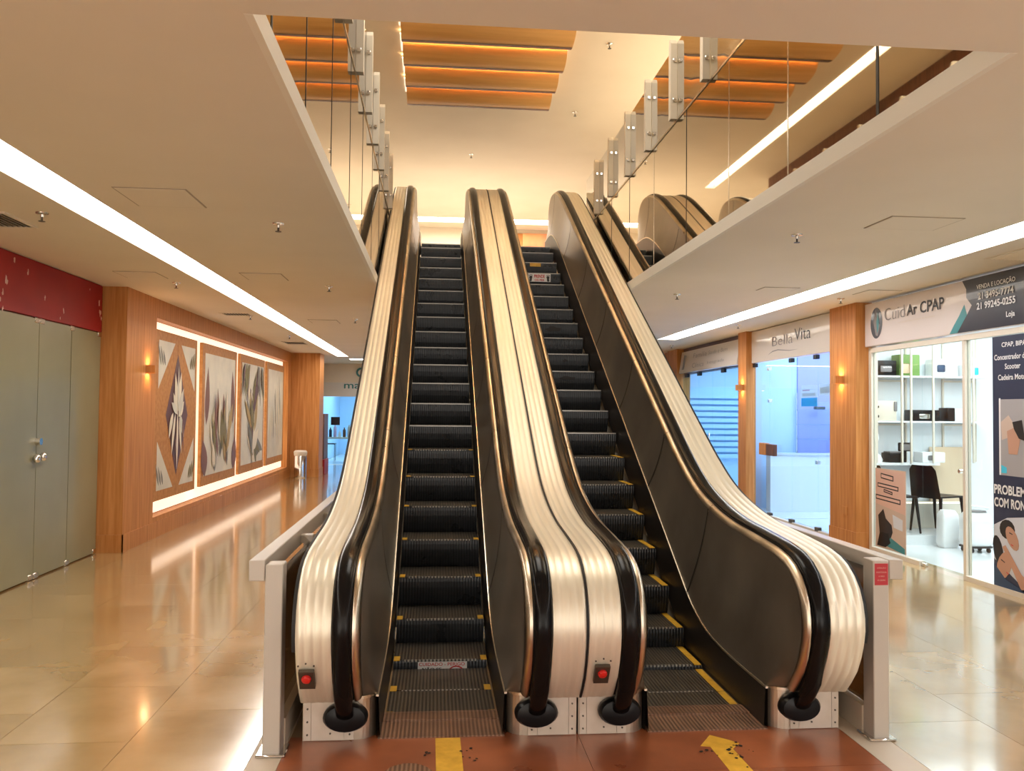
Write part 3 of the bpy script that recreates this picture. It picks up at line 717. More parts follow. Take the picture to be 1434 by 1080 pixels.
balustrade('left', 'bronze mirrored balustrade above the ceiling edge left of the escalators', 'clear glass guard with cream posts above the left mirrored balustrade')

# ------------------------------------------------------------------ RAILS beside the escalators
def side_rail(s, label, zr):
    x = lambda a: (-.675-a) if s < 0 else (2.10+a)       # a grows outwards
    X = lambda a, b: sorted((x(a), x(b)))
    t = thing('barrier_rail', label, 'barrier', (x(.04), 3.9, 0))
    x0, x1 = X(0, .078); p = MB().bbox(x0, x1, 3.885, 3.985, 0, .852, .004, 1).build('post', 'rail_paint', t)
    x0, x1 = X(-.025, .105); MB().bbox(x0, x1, 3.865, 4.005, 0, .012, .004, 1).build('base_plate', 'chrome', p)
    x0, x1 = X(.080, .150); MB().bbox(x0, x1, 3.885, 7.6, zr-.095, zr, .004, 1).build('top_rail', 'rail_paint', t)
    x0, x1 = X(.0785, .0798); box('fixing_bolt', 'screw', t, x0, x1+.0, 3.90, 3.93, zr-.09, zr-.06)
    for y in (4.9, 5.9, 6.9):
        x0, x1 = X(.012, .066); MB().bbox(x0, x1, y, y+.05, .0, .80, .003, 1).build('post', 'rail_paint', t)
        x0, x1 = X(.012, .079); box('bracket', 'rail_paint', t, x0, x1, y-.01, y+.06, zr-.08, zr-.035)
    x0, x1 = X(.030, .038)
    for a, b in ((3.99, 4.895), (4.955, 5.895), (5.955, 6.895)): box('glass_pane', 'bronze_glass', t, x0, x1, a, b, .135, .80)
    x0, x1 = X(-.005, .06)
    for a, b in ((3.99, 4.897), (4.953, 5.897), (5.953, 6.897)): box('plinth', 'plinth_paint', t, x0, x1, a, b, 0, .13)
    return t, p
rl, _ = side_rail(-1, 'cream metal barrier rail with tinted glass left of the left escalator', .872)
rr, rp = side_rail(1, 'cream metal barrier rail with a red sticker right of the right escalator', .855)
stk = flat('red_sticker', 'red_label', rp, [(.006, .735), (.072, .735), (.072, .838), (.006, .838)], (2.10, 3.8845, 0), PX, ZU, .0015)
for k, (ww, hh) in enumerate(((.045, .010), (.05, .007), (.03, .007), (.04, .007))):
    text(['ATENÇÃO', 'MANTENHA', 'A MAO', 'NO CORRIMAO'][k], (2.139, 3.8825, .812-k*.019), PX, ZU, width=ww, height=hh, mat_='petal_pale', parent=stk, align='c', depth=.0003)

# ------------------------------------------------------------------ LEFT SIDE: red shop front, wood column, panel wall
XL = -3.33
struct(MB().box(-3.9, -3.6, -6, 9.38, 2.33, ZC).build('wall_left', 'dark_wood'))
sg = thing('shop_sign', 'dark red sign board with pale petals over the frosted glass doors', 'sign', (-3.58, 9.35, 2.35))
MB().bbox(-3.66, -3.575, 1.5, 9.36, 2.355, 2.857, .006, 1).build('sign_board', 'red_vinyl', sg)
random.seed(11)
for (y_, z_, s_) in ((7.33, 2.60, .11), (7.28, 2.50, .07), (7.45, 2.80, .08), (7.24, 2.44, .06), (8.03, 2.55, .055), (8.42, 2.48, .07), (9.27, 2.66, .11), (9.30, 2.56, .11), (9.33, 2.50, .08), (9.02, 2.77, .03), (7.7, 2.73, .07), (8.35, 2.40, .04), (6.9, 2.55, .12), (6.5, 2.66, .12), (7.28, 2.36, .06)):
    a0 = random.uniform(0, 3); pts = []
    for a in range(0, 360, 36):
        r_ = s_*random.uniform(.16, .5); pts.append((r_*.6*math.cos(R(a)+a0), r_*math.sin(R(a)+a0)))
    flat('petal', 'petal_pale', sg, sorted(pts, key=lambda p: math.atan2(p[1], p[0])), (-3.574, y_, z_), PY, ZU, .001)
dr = struct(thing('door_1', 'frosted glass double doors under the dark red sign', 'door', (-3.58, 7.95, 0)))
del dr['category']
for a, b in ((3.2, 5.55), (5.56, 7.00), (7.01, 7.945), (7.955, 8.62), (8.635, 9.345)):
    box('glass_leaf', 'frosted_glass', dr, -3.592, -3.580, a, b, .015, 2.345)
for y_ in (7.90, 8.0, 8.64, 9.31, 7.05):
    for z_ in (.03, 2.33):
        MB().bbox(-3.60, -3.572, y_-.045, y_+.045, z_-.025, z_+.025, .006, 1).build('patch_fitting', 'chrome', dr)
MB().cyl((-3.585, 7.945, 1.24), 'x', .033, .05, 16).build('lock', 'chrome', dr)
MB().lathe((-3.545, 7.89, 1.09), [(.001, -.04), (.022, -.035), (.034, -.01), (.03, .016), (.015, .036), (.001, .04)], 9).build('knob', 'chrome', dr)
MB().lathe((-3.545, 8.01, 1.10), [(.001, -.04), (.022, -.035), (.034, -.01), (.03, .016), (.015, .036), (.001, .04)], 9).build('knob', 'chrome', dr)
# wall behind the frosted doors
struct(MB().box(-6, -5.8, -6, 9.5, 0, ZC).build('wall_left', 'grey_print'))
mb = MB().box(-6, -3.61, 9.37, 9.6, 0, ZC).box(-3.61, XL, 9.40, 10.37, 0, ZC).box(-3.9, XL, 19.40, 24.2, 0, ZC).box(-3.9, XL, 10.37, 19.40, 0, .25).box(-3.9, XL, 10.37, 19.40, 2.63, ZC).box(-3.9, -3.47, 10.37, 19.4, .25, 2.63)
WL = struct(mb.build('wall_left', 'wood_veneer'))
bl = struct(MB().box(XL, XL+.012, 9.388, 19.8, 0, .19).box(-3.6, XL+.012, 9.388, 9.40, 0, .19).build('baseboard_left', 'wood_veneer'))
box('light_board', 'panel_led', WL, -3.469, -3.455, 10.38, 19.39, .26, 2.62)
box('vent_slot', 'petal_pale', WL, XL, XL+.004, 13.5, 13.62, .06, .2)
# far column and trash can
fc = struct(MB().box(XL, -2.68, 19.8, 20.5, 0, ZC).build('trim_4', 'wood_veneer'))
box('base_band', 'wood_veneer', fc, XL, -2.668, 19.788, 20.5, 0, .19)
t = thing('trash_can', 'round grey metal trash can at the foot of the far left column', 'trash can', (-3.02, 19.35, 0))
MB().lathe((-3.02, 19.35, 0), [(.001, 0), (.135, 0), (.14, .02), (.14, .50), (.133, .51)], 24).build('body', 'chrome', t)
MB().lathe((-3.02, 19.35, 0), [(.134, .51), (.145, .53), (.15, .60), (.12, .63), (.09, .60), (.001, .58)], 24).build('lid', 'cream_frame', t)
t = thing('hose_cabinet', 'narrow dark brown cabinet with a red foot behind the far column', 'cabinet', (-2.8, 20.8, 0))
MB().bbox(-3.3, -2.66, 20.55, 21.3, .36, 1.45, .01, 1).build('body', 'dark_wood', t); MB().bbox(-3.28, -2.64, 20.54, 21.3, 0, .355, .01, 1).build('foot', 'red_vinyl', t)

def leaf(y, z, L, wd, ang, n=7):
    wd *= 1.5
    ca, sa = math.cos(R(ang)), math.sin(R(ang)); pts = []
    for i in range(n+1): u = i/n; pts.append((u*L, wd*math.sin(math.pi*u**.8)))
    for i in range(n-1, 0, -1): u = i/n; pts.append((u*L, -wd*.8*math.sin(math.pi*u**.8)))
    return [(y+p[0]*sa+p[1]*ca, z+p[0]*ca-p[1]*sa) for p in pts]
def clip_ok(p, y0, y1, z0, z1): return [(min(max(a, y0), y1), min(max(b, z0), z1)) for a, b in p]
PZ0, PZ1 = .43, 2.50
defs = [(10.40, 12.13, 'nearest art panel on the left wall, a plum diamond with pale leaves'), (12.42, 14.50, 'second art panel on the left wall, olive leaves rising under a pale sky'),
        (14.76, 16.82, 'third art panel on the left wall, dense leaves fanning from its centre'), (17.06, 18.92, 'farthest art panel on the left wall, faint pale leaves')]
for k, (ya, yb, lab) in enumerate(defs):
    t = thing('art_panel', lab, 'artwork', (XL, (ya+yb)/2, PZ0), 'botanical art panels on the left wall')
    xf_ = XL-.01
    ym = (ya+yb)/2; zm = (PZ0+PZ1)/2; hw = (yb-ya)/2; hh = (PZ1-PZ0)/2
    box('board', 'art_board', t, xf_-.045, xf_-.0, ya, ym-.003, PZ0, PZ1); box('board', 'art_board', t, xf_-.045, xf_, ym+.003, yb, PZ0, PZ1)
    O = (xf_, ym, zm)
    def fl_(name, m, pts, lay): return flat(name, m, t, pts, O, PY, ZU, .0015, base=.0015*lay)
    L = {}
    def add(m, pts, lay): L.setdefault((m, lay), []).append(pts)
    random.seed(20+k)
    if k == 0:
        for sy in (-1, 1):
            for sz in (-1, 1):
                tri = [(sy*(hw-.10), sz*(hh-.12)), (sy*.13, sz*(hh-.12)), (sy*(hw-.10), sz*.32)]
                if sy*sz > 0: tri = tri[::-1]
                fl_('corner_inlay', 'art_pale', tri, 0)
                for q in range(3): 
                    c0 = sy*(hw-.18-.08*q); add('art_olive' if sy > 0 else 'art_slate', leaf(c0, sz*(hh-.3)-.12, .30-.05*q, .018, 25*sy), 1)
        fl_('diamond_inlay', 'art_plum', [(0, -.78), (.46, 0), (0, .78), (-.46, 0)], 0)
        for (a, l, wd, y0, z0, m) in ((-35, .35, .045, .0, .0, 'art_cream'), (-12, .50, .05, -.02, .05, 'art_cream'), (12, .52, .05, .02, .05, 'art_cream'), (30, .40, .055, .03, .0, 'art_pale'), (48, .30, .05, .04, -.02, 'art_cream'),
              (-60, .28, .04, -.03, .02, 'art_pale'), (180, .72, .03, 0, .02, 'art_cream'), (168, .5, .03, .08, -.02, 'art_cream'), (194, .55, .035, -.1, .02, 'art_cream'), (150, .34, .045, .1, 0, 'art_pale'), (205, .36, .04, -.2, .03, 'art_cream'), (0, .58, .028, 0, .05, 'art_pale'), (172, .45, .02, .2, -.05, 'art_brown'), (186, .45, .02, -.05, -.1, 'art_brown')):
            add(m, leaf(y0, z0, l, wd, a), 1)
    else:
        fl_('sky_inlay', 'art_pale', [(-hw+.14, -hh+.14), (hw-.12, -hh+.14), (hw-.12, hh-.14), (-hw+.14, hh-.14)], 0)
        lo_y, hi_y, lo_z, hi_z = -hw+.15, hw-.13, -hh+.15, hh-.15
        pal = {1: ['art_olive', 'art_cream', 'art_brown', 'art_slate', 'art_gold'], 2: ['art_slate', 'art_olive', 'art_gold', 'art_plum', 'art_cream'], 3: ['art_cream', 'art_pale', 'art_cream', 'art_slate']}[k]
        if k == 1:
            for sy in (-1, 1):
                add('art_brown', leaf(sy*(hw-.24), -.15, .85, .09, -4*sy), 1); add('art_brown', leaf(sy*(hw-.2), -.9, .55, .12, 14*sy), 2)
            for q in range(34):
                y0 = random.uniform(-.45, .5); add(random.choice(pal), clip_ok(leaf(y0, random.uniform(-.86, -.25), random.uniform(.35, .75), random.uniform(.03, .075), random.uniform(-22, 22)+y0*25), lo_y, hi_y, lo_z, hi_z), 1+q % 4)
        elif k == 2:
            for q in range(30):
                sgn = 1 if q % 2 else -1; ang = random.uniform(8, 70)*sgn+(180 if q % 5 == 0 else 0); z0 = random.uniform(-.8, .1)
                add(random.choice(pal), clip_ok(leaf(random.uniform(-.1, .1), z0, random.uniform(.5, .95), random.uniform(.045, .09), ang*.8), lo_y, hi_y, lo_z, hi_z), 1+q % 4)
            for q in range(14):
                sgn = 1 if q % 2 else -1
                add(random.choice(['art_slate', 'art_plum', 'art_olive', 'art_brown']), clip_ok(leaf(sgn*random.uniform(.3, .75), .92, random.uniform(.4, .8), .04, 180-sgn*random.uniform(5, 30)), lo_y, hi_y, lo_z, hi_z), 1+q % 3)
        else:
            for q in range(16):
                y0 = random.uniform(-.6, .6); add('art_cream' if q % 4 else 'art_slate', clip_ok(leaf(y0, random.uniform(-.8, 0), random.uniform(.5, .9), .02, random.uniform(-14, 14)), lo_y, hi_y, lo_z, hi_z), 1+q % 2)
    n_ = 0
    for (m, lay), polys in L.items():
        for p in polys: n_ += 1; fl_('leaf', m, p, lay+n_*.3)
    box('seam', 'seam_dark', t, xf_+.0, xf_+.001, ya+.15, yb-.15, zm-.003, zm+.003) if k else None

def sconce(x, y, z, s, label):
    t = thing('wall_sconce', label, 'wall light', (x, y, z))
    X = lambda a, b: sorted((x+s*a, x+s*b))
    x0, x1 = X(0, .10); mb = MB()
    for (a, b, c, d) in ((0, .012, -.055, .055), (.088, .10, -.055, .055)):
        q0, q1 = X(a, b); mb.box(q0, q1, y+c, y+d, z-.045, z+.045)
    q0, q1 = X(.012, .088); mb.box(q0, q1, y-.055, y-.043, z-.045, z+.045).box(q0, q1, y+.043, y+.055, z-.045, z+.045)
    mb.build('shade', 'wood_veneer', t)
    for zz, rr in ((.046, R(180)), (-.046, 0)):
        area('sconce_bulb', (x+s*.05, y, z+zz), .06, .06, .9, (1, .6, .28), (rr, 0, 0))
    q0, q1 = X(.016, .084); box('lamp', 'sconce_glow', t, q0, q1, y-.04, y+.04, z-.012, z+.012)
    return t
sconce(XL, 10.08, 2.00, 1, 'small wooden wall sconce glowing left of the art panels')
sconce(4.86, 9.72, 1.97, -1, 'small wooden wall sconce on the wide wooden column between the shops')
sconce(4.90, 13.1, 1.97, -1, 'small wooden wall sconce on the narrow column beside the middle shop')

# ------------------------------------------------------------------ RIGHT SIDE: columns, shop fronts
XR = 5.03
c1 = struct(MB().box(4.86, 5.06, 9.37, 10.02, 0, ZC).build('trim_5', 'wood_veneer'))
box('base_band', 'wood_veneer', c1, 4.85, 5.06, 9.36, 10.03, 0, .19)
box('outlet_plate', 'wood_veneer', c1, 4.853, 4.86, 9.58, 9.70, .36, .46)
struct(MB().box(4.90, 5.06, 12.95, 13.30, 0, ZC).build('trim_6', 'wood_veneer'))
struct(MB().box(4.90, 5.18, 16.8, 17.5, 0, ZC).build('trim_7', 'wood_veneer'))
struct(MB().box(5.0, 5.2, 17.5, 24.2, 0, ZC).build('wall_right', 'wood_veneer'))
# partitions, back wall
struct(MB().box(5.061, 8.8, 10.3, 10.42, 0, ZC).box(8.8, 9.0, -1, 10.42, 0, ZC).build('wall_right', 'white_wall'))
struct(MB().box(5.061, 8.8, 13.45, 13.55, 0, ZC).box(8.8, 9.0, 10.42, 18, 0, ZC).box(5.19, 8.8, 17.3, 17.45, 0, ZC).build('wall_right', 'blue_wall'))
struct(MB().box(5.04, 5.2, 13.31, 16.79, 2.345, ZC).build('trim_9', 'dark_wood'))
struct(MB().box(5.03, 9.0, -1.2, -1, 0, ZC).box(4.9, 9.0, -6, -1.2, 0, ZC).build('wall_right', 'white_wall'))
# --- shop 1
w1 = struct(thing('window_1', None, None, (XR, 8, 0)))
def pane(par, m, x, y0, y1, z0, z1): return box('glass_pane', m, par, x-.005, x+.005, y0, y1, z0, z1)
pane(w1, 'clear_glass', XR, 8.315, 9.28, .05, 2.27); pane(w1, 'clear_glass', XR, 7.62, 8.305, .02, 2.27); pane(w1, 'clear_glass', XR, 2.5, 7.56, .05, 2.27)
for (y0, y1, z0, z1) in ((9.28, 9.34, 0, 2.33), (7.56, 7.60, 0, 2.30)): box('frame_post', 'cream_frame', w1, XR-.03, XR+.03, y0, y1, z0, z1)
box('head_rail', 'cream_frame', w1, XR-.04, XR+.03, 2.5, 9.279, 2.27, 2.32); box('sill', 'cream_frame', w1, XR-.04, XR+.03, 8.32, 9.279, 0, .045); box('sill', 'cream_frame', w1, XR-.04, XR+.03, 2.5, 7.559, 0, .045)
MB().bbox(XR-.02, XR+.02, 8.25, 8.37, .0, .035, .006, 1).build('floor_hinge', 'chrome', w1)
MB().cyl((XR-.03, 7.66, 1.02), 'x', .02, .06, 12).build('lock', 'chrome', w1)
# sign band
sgn_ = thing('shop_sign', 'long white and navy shop sign reading CuidAr CPAP with phone numbers', 'sign', (4.95, 9.33, 2.33))
MB().bbox(4.955, XR+.06, 1.5, 9.34, 2.335, 2.83, .006, 1).build('sign_board', 'sign_white', sgn_)
SX = 4.9548
def sgf(name, m, pts, lay=0, par=None): return flat(name, m, par or sgn_, [(-y, z) for y, z in pts], (SX, 0, 0), NY, ZU, .0012, base=.0012*lay)
cur = [(7.52, 2.826), (7.46, 2.74), (7.46, 2.66), (7.50, 2.58), (7.57, 2.50), (7.65, 2.42), (7.72, 2.34)]
sgf('navy_field', 'sign_navy', [(1.51, 2.34), (1.51, 2.826)]+[(a-.12, b) if b < 2.6 else (a-.0, b) for a, b in cur])
sgf('teal_wedge', 'teal', [(7.49, 2.60)]+[(a, b) for a, b in cur[4:]]+[(7.60, 2.34), (7.45, 2.50)], 1)
ring = [(9.08+.125*math.cos(R(a)), 2.59+.175*math.sin(R(a))) for a in range(0, 360, 10)]
sgf('logo_disc', 'sign_navy', ring, 1)
sgf('logo_leaf', 'ink_grey', [(9.10, 2.74), (9.14, 2.60), (9.09, 2.45), (9.05, 2.44), (9.00, 2.56), (9.06, 2.62)], 2)
sgf('logo_leaf', 'teal', [(9.04, 2.72), (9.075, 2.60), (9.06, 2.47), (9.03, 2.52), (9.02, 2.6)], 3)
text('Cuid', (SX-.002, 8.90, 2.595), NY, ZU, width=.40, height=.135, mat_='ink_grey', parent=sgn_, bold=-.012)
text('Ar CPAP', (SX-.002, 8.46, 2.60), NY, ZU, width=.66, height=.12, mat_='ink_black', parent=sgn_, bold=.018)
text('SOLUÇÕES PARA O SONO', (SX-.002, 8.62, 2.535), NY, ZU, width=.66, height=.022, mat_='plinth_paint', parent=sgn_)
text('VENDA E LOCAÇÃO', (SX-.004, 7.30, 2.705), NY, ZU, width=.52, height=.060, mat_='ink_white', parent=sgn_, bold=.01)
text('21 3495-7774', (SX-.004, 7.28, 2.615), NY, ZU, width=.48, height=.066, mat_='ink_white', parent=sgn_, bold=.025)
text('21 99245-0255', (SX-.004, 7.30, 2.525), NY, ZU, width=.52, height=.066, mat_='ink_white', parent=sgn_, bold=.025)
text('Loja', (SX-.004, 6.90, 2.40), NY, ZU, height=.065, mat_='ink_white', parent=sgn_, bold=.02)
# banner on the glass
bn = thing('banner', 'tall navy banner about sleep breathing problems at the right picture edge', 'banner', (5.0, 7.16, 0))
BX = 5.0
box('sheet', 'banner_navy', bn, BX, BX+.01, 5.9, 7.16, .03, 2.262)
def bnf(name, m, pts, lay=0, par=None): return flat(name, m, par or bn, [(-y, z) for y, z in pts], (BX, 0, 0), NY, ZU, .001, base=.001*lay)
for k, (s_, y_, z_, w_) in enumerate((('CPAP, BIPAP', 7.03, 2.155, .34), ('Concentrador de', 7.13, 2.05, .42), ('Scooter', 6.99, 1.965, .20), ('Cadeira Motor', 7.08, 1.87, .38))):
    text(s_, (BX-.001, y_, z_), NY, ZU, width=w_, height=.05, mat_='ink_white', parent=bn, bold=.02)
bnf('photo_print', 'grey_print', [(7.06, 1.03), (6.4, 1.03), (6.4, 1.70), (7.06, 1.70)])
bnf('photo_edge', 'ink_white', [(7.075, 1.03), (7.055, 1.03), (7.055, 1.71), (7.075, 1.71)], 1)
bnf('machine_print', 'warm_print', [(7.05, 1.50), (6.95, 1.56), (6.88, 1.48), (6.9, 1.38), (7.04, 1.34)], 1)
bnf('face_print', 'skin', [(6.97, 1.42), (6.86, 1.46), (6.8, 1.36), (6.84, 1.22), (6.95, 1.22)], 2)
bnf('hair_print', 'hair', [(6.9, 1.5), (6.78, 1.52), (6.74, 1.34), (6.82, 1.36), (6.88, 1.44)], 3)
bnf('blue_print', 'cyan_print', [(7.05, 1.05), (6.98, 1.05), (6.98, 1.10), (7.05, 1.12)], 1)
text('PROBLEMAS', (BX-.001, 7.145, .86), NY, ZU, width=.52, height=.085, mat_='ink_white', parent=bn, bold=.03)
text('COM RONCO?', (BX-.001, 7.145, .745), NY, ZU, width=.56, height=.085, mat_='ink_white', parent=bn, bold=.03)
bnf('pillow_print', 'linen', [(7.155, .58), (6.98, .66), (6.7, .70), (6.4, .66), (6.4, .2), (6.8, .1), (7.155, .28)], 0)
def blob(cy, cz, ry, rz, ph=0, n=14): return [(cy+ry*math.cos(R(360*i/n)), cz+rz*math.sin(R(360*i/n)+ph)) for i in range(n)]
bnf('hair_print', 'hair', blob(6.98, .56, .10, .085), 1); bnf('face_print', 'skin', blob(6.915, .49, .085, .10, .5), 2)
bnf('brow_print', 'hair', [(6.95, .54), (6.91, .53), (6.91, .522), (6.95, .53)], 3); bnf('mouth_print', 'ink_red', [(6.93, .44), (6.90, .432), (6.90, .425), (6.93, .431)], 3)
bnf('hair_print', 'hair', blob(7.10, .36, .07, .13, .4), 2); bnf('face_print', 'skin', blob(7.02, .24, .10, .125, -.4), 3)
bnf('brow_print', 'hair', [(7.06, .29), (7.01, .27), (7.01, .262), (7.06, .28)], 4); bnf('mouth_print', 'ink_red', [(6.99, .19), (6.96, .175), (6.96, .168), (6.99, .18)], 4)
bnf('arm_print', 'skin', [(7.04, .40), (7.0, .42), (6.80, .2), (6.62, .1), (6.62, .02), (6.80, .06)][::-1], 4)
bnf('clothes_print', 'denim', [(7.155, .24), (7.155, .032), (6.4, .032), (6.4, .13), (6.8, .07), (7.0, .12)], 4)
# sofa poster low on the glass
ps = thing('window_poster', 'pink window poster with black-framed captions low on the shop glass', 'poster', (5.015, 8.9, .05))
box('sheet', 'warm_print', ps, 5.012, 5.018, 8.60, 9.22, .06, .95)
def psf(name, m, pts, lay=0): return flat(name, m, ps, [(-y, z) for y, z in pts], (5.012, 0, 0), NY, ZU, .001, base=.001*lay)
psf('print', 'petal_pale', [(9.21, .55), (8.61, .48), (8.61, .94), (9.21, .94)])
for (y0, y1, z0, z1) in ((9.10, 8.84, .84, .90), (9.17, 8.74, .74, .79), (9.04, 8.86, .69, .725), (9.21, 8.70, .60, .655)):
    psf('caption_frame', 'ink_black', [(y0, z0), (y1, z0-.02), (y1, z1-.02), (y0, z1)], 1); psf('caption', 'petal_pale', [(y0-.015, z0+.012), (y1+.015, z0-.006), (y1+.015, z1-.032), (y0-.015, z1-.014)], 2)
psf('seat_print', 'hair', [(9.12, .18), (9.16, .42), (9.05, .50), (9.0, .40), (8.88, .34), (8.86, .26), (8.95, .10)], 1); psf('rug_print', 'teal', [(9.02, .10), (8.62, .06), (8.62, .12), (8.9, .20)], 2)
psf('motor_print', 'black_plastic', [(9.18, .08), (9.0, .08), (8.9, .14), (8.95, .24), (9.12, .24)], 3)
psf('cushion_print', 'linen', [(8.86, .46), (8.66, .42), (8.66, .30), (8.84, .32)], 1)
# shelving on the partition wall
sh = thing('shelf_unit', 'cream metal lattice shelf unit on the white wall of the nearest shop', 'shelf', (6.1, 10.0, .3))
YS = 10.0
for x_ in (5.45, 5.60, 5.78, 5.90, 6.00, 6.19, 6.50, 6.63, 6.72, 6.94):
    box('upright', 'cream_frame', sh, x_-.011, x_+.011, YS-.02 if x_ not in (5.60, 6.0, 6.50, 6.94) else YS+.272, YS+.0 if x_ not in (5.60, 6.0, 6.50, 6.94) else YS+.292, .96 if x_ != 6.63 else .93, 2.85)
for z_ in (2.045, 1.48): box('shelf_board', 'white_plastic', sh, 5.36, 6.95, YS+.001, 10.298, z_-.02, z_)
box('shelf_board', 'white_plastic', sh, 5.36, 6.28, YS+.001, 10.298, .93, .96)
for x0_, x1_ in ((5.60, 6.0), (6.50, 6.94)):
    for z_ in (1.98, 1.42): box('crossbar', 'cream_frame', sh, x0_+.012, x1_-.012, YS+.272, YS+.292, z_, z_+.02)
def item(name, label, cat, parts_):
    t = None; 
    x_, y_, z_ = parts_[0][2:5]; t = thing(name, label, cat, (x_, y_, z_))
    for nm, m, cx_, cy_, z0, w_, d_, h_ in parts_:
        MB().bbox(cx_-w_/2, cx_+w_/2, cy_-d_/2, cy_+d_/2, z0, z0+h_, min(.012, h_*.2, w_*.2), 2).build(nm, m, t)
    return t
item('breathing_machine', 'black boxy breathing machine on the top shelf, left end', 'medical device', [('case', 'black_plastic', 5.59, 10.15, 2.0455, .30, .22, .19), ('control_panel', 'ink_grey', 5.60, 10.035, 2.09, .15, .012, .08)])
item('green_carton', 'green carton on the top shelf behind the lattice', 'box', [('carton', 'green_card', 5.92, 10.15, 2.0455, .27, .2, .27), ('label', 'pale_wood', 5.86, 10.046, 2.08, .10, .006, .12)])
item('product_carton', 'white and blue carton on the top shelf, right of the green carton', 'box', [('carton', 'ink_white', 6.40, 10.15, 2.0455, .32, .2, .22), ('print', 'denim', 6.33, 10.046, 2.10, .10, .006, .09)])
item('open_carton', 'white carton with a blue numeral at the right end of the top shelf', 'box', [('carton', 'white_plastic', 6.76, 10.15, 2.0455, .26, .2, .15), ('print', 'cyan_print', 6.80, 10.046, 2.07, .05, .006, .09)])
item('oxygen_unit', 'large white device with two black dials on the middle shelf', 'medical device', [('case', 'cream_frame', 5.56, 10.14, 1.4805, .34, .24, .25), ('dial', 'black_plastic', 5.47, 10.015, 1.52, .05, .012, .03), ('dial', 'black_plastic', 5.47, 10.015, 1.64, .05, .012, .03), ('side_panel', 'ink_grey', 5.71, 10.015, 1.60, .04, .01, .12)])
item('breathing_machine', 'dark low breathing machine at the middle of the middle shelf', 'medical device', [('case', 'black_plastic', 6.13, 10.14, 1.4805, .36, .2, .14), ('display', 'chrome', 6.10, 10.035, 1.51, .14, .012, .06)])
item('breathing_machine', 'black and white breathing machine at the right of the middle shelf', 'medical device', [('case', 'white_plastic', 6.62, 10.14, 1.4805, .22, .2, .16), ('side_tank', 'black_plastic', 6.46, 10.14, 1.4805, .10, .2, .17), ('display', 'black_plastic', 6.66, 10.035, 1.53, .08, .012, .06)])
item('breathing_machine', 'dark breathing machine beside the white bust on the low shelf', 'medical device', [('case', 'black_plastic', 5.73, 10.12, .9605, .20, .2, .12), ('top_cover', 'ink_grey', 5.73, 10.12, 1.081, .16, .16, .015)])
item('tablet_screen', 'small black-framed screen above the low shelf machines', 'screen', [('frame', 'black_plastic', 5.86, 10.09, .9605, .05, .05, .15), ('screen_frame', 'black_plastic', 5.86, 10.06, 1.10, .19, .02, .11), ('display', 'ink_grey', 5.86, 10.047, 1.115, .155, .006, .08)])
item('breathing_machine', 'pale breathing machine at the right of the low shelf', 'medical device', [('case', 'white_plastic', 6.22, 10.13, .9605, .30, .2, .13), ('display', 'ink_grey', 6.17, 10.027, .99, .06, .008, .06)])
# mannequin bust: lathe-like head with face
def bust(x, y, z):
    t = thing('mannequin_bust', 'white mannequin head bust at the left end of the low shelf', 'mannequin', (x, y, z))
    bm = bmesh.new(); bmesh.ops.create_uvsphere(bm, u_segments=20, v_segments=16, radius=1)
    for v in bm.verts:
        c = v.co.copy(); X_, Y_, Z_ = c.x*.078, c.y*.098, c.z*.125
        if Z_ < 0: X_ *= 1-.35*(-c.z); Y_ *= 1-.2*(-c.z)
        if c.y < -.3:
            if abs(c.x) < .22 and -.35 < c.z < .12: Y_ -= .018*(1-abs(c.x)/.22)*(1-(c.z+.1)**2*2)
            if .1 < c.z < .3 and .2 < abs(c.x) < .6: Y_ += .012
        v.co = Vector((x+X_, y+Y_, z+.30+Z_))
    mb = MB(); bm.verts.index_update(); mb.add([v.co for v in bm.verts], [[v.index for v in f.verts] for f in bm.faces], True); bm.free()
    mb.build('head', 'white_plastic', t)
    MB().lathe((x, y, z), [(.001, 0), (.11, 0), (.115, .03), (.095, .08), (.055, .12), (.047, .16), (.05, .22)], 20, 1.15, .8).build('neck', 'white_plastic', t)
bust(5.47, 10.14, .9605)
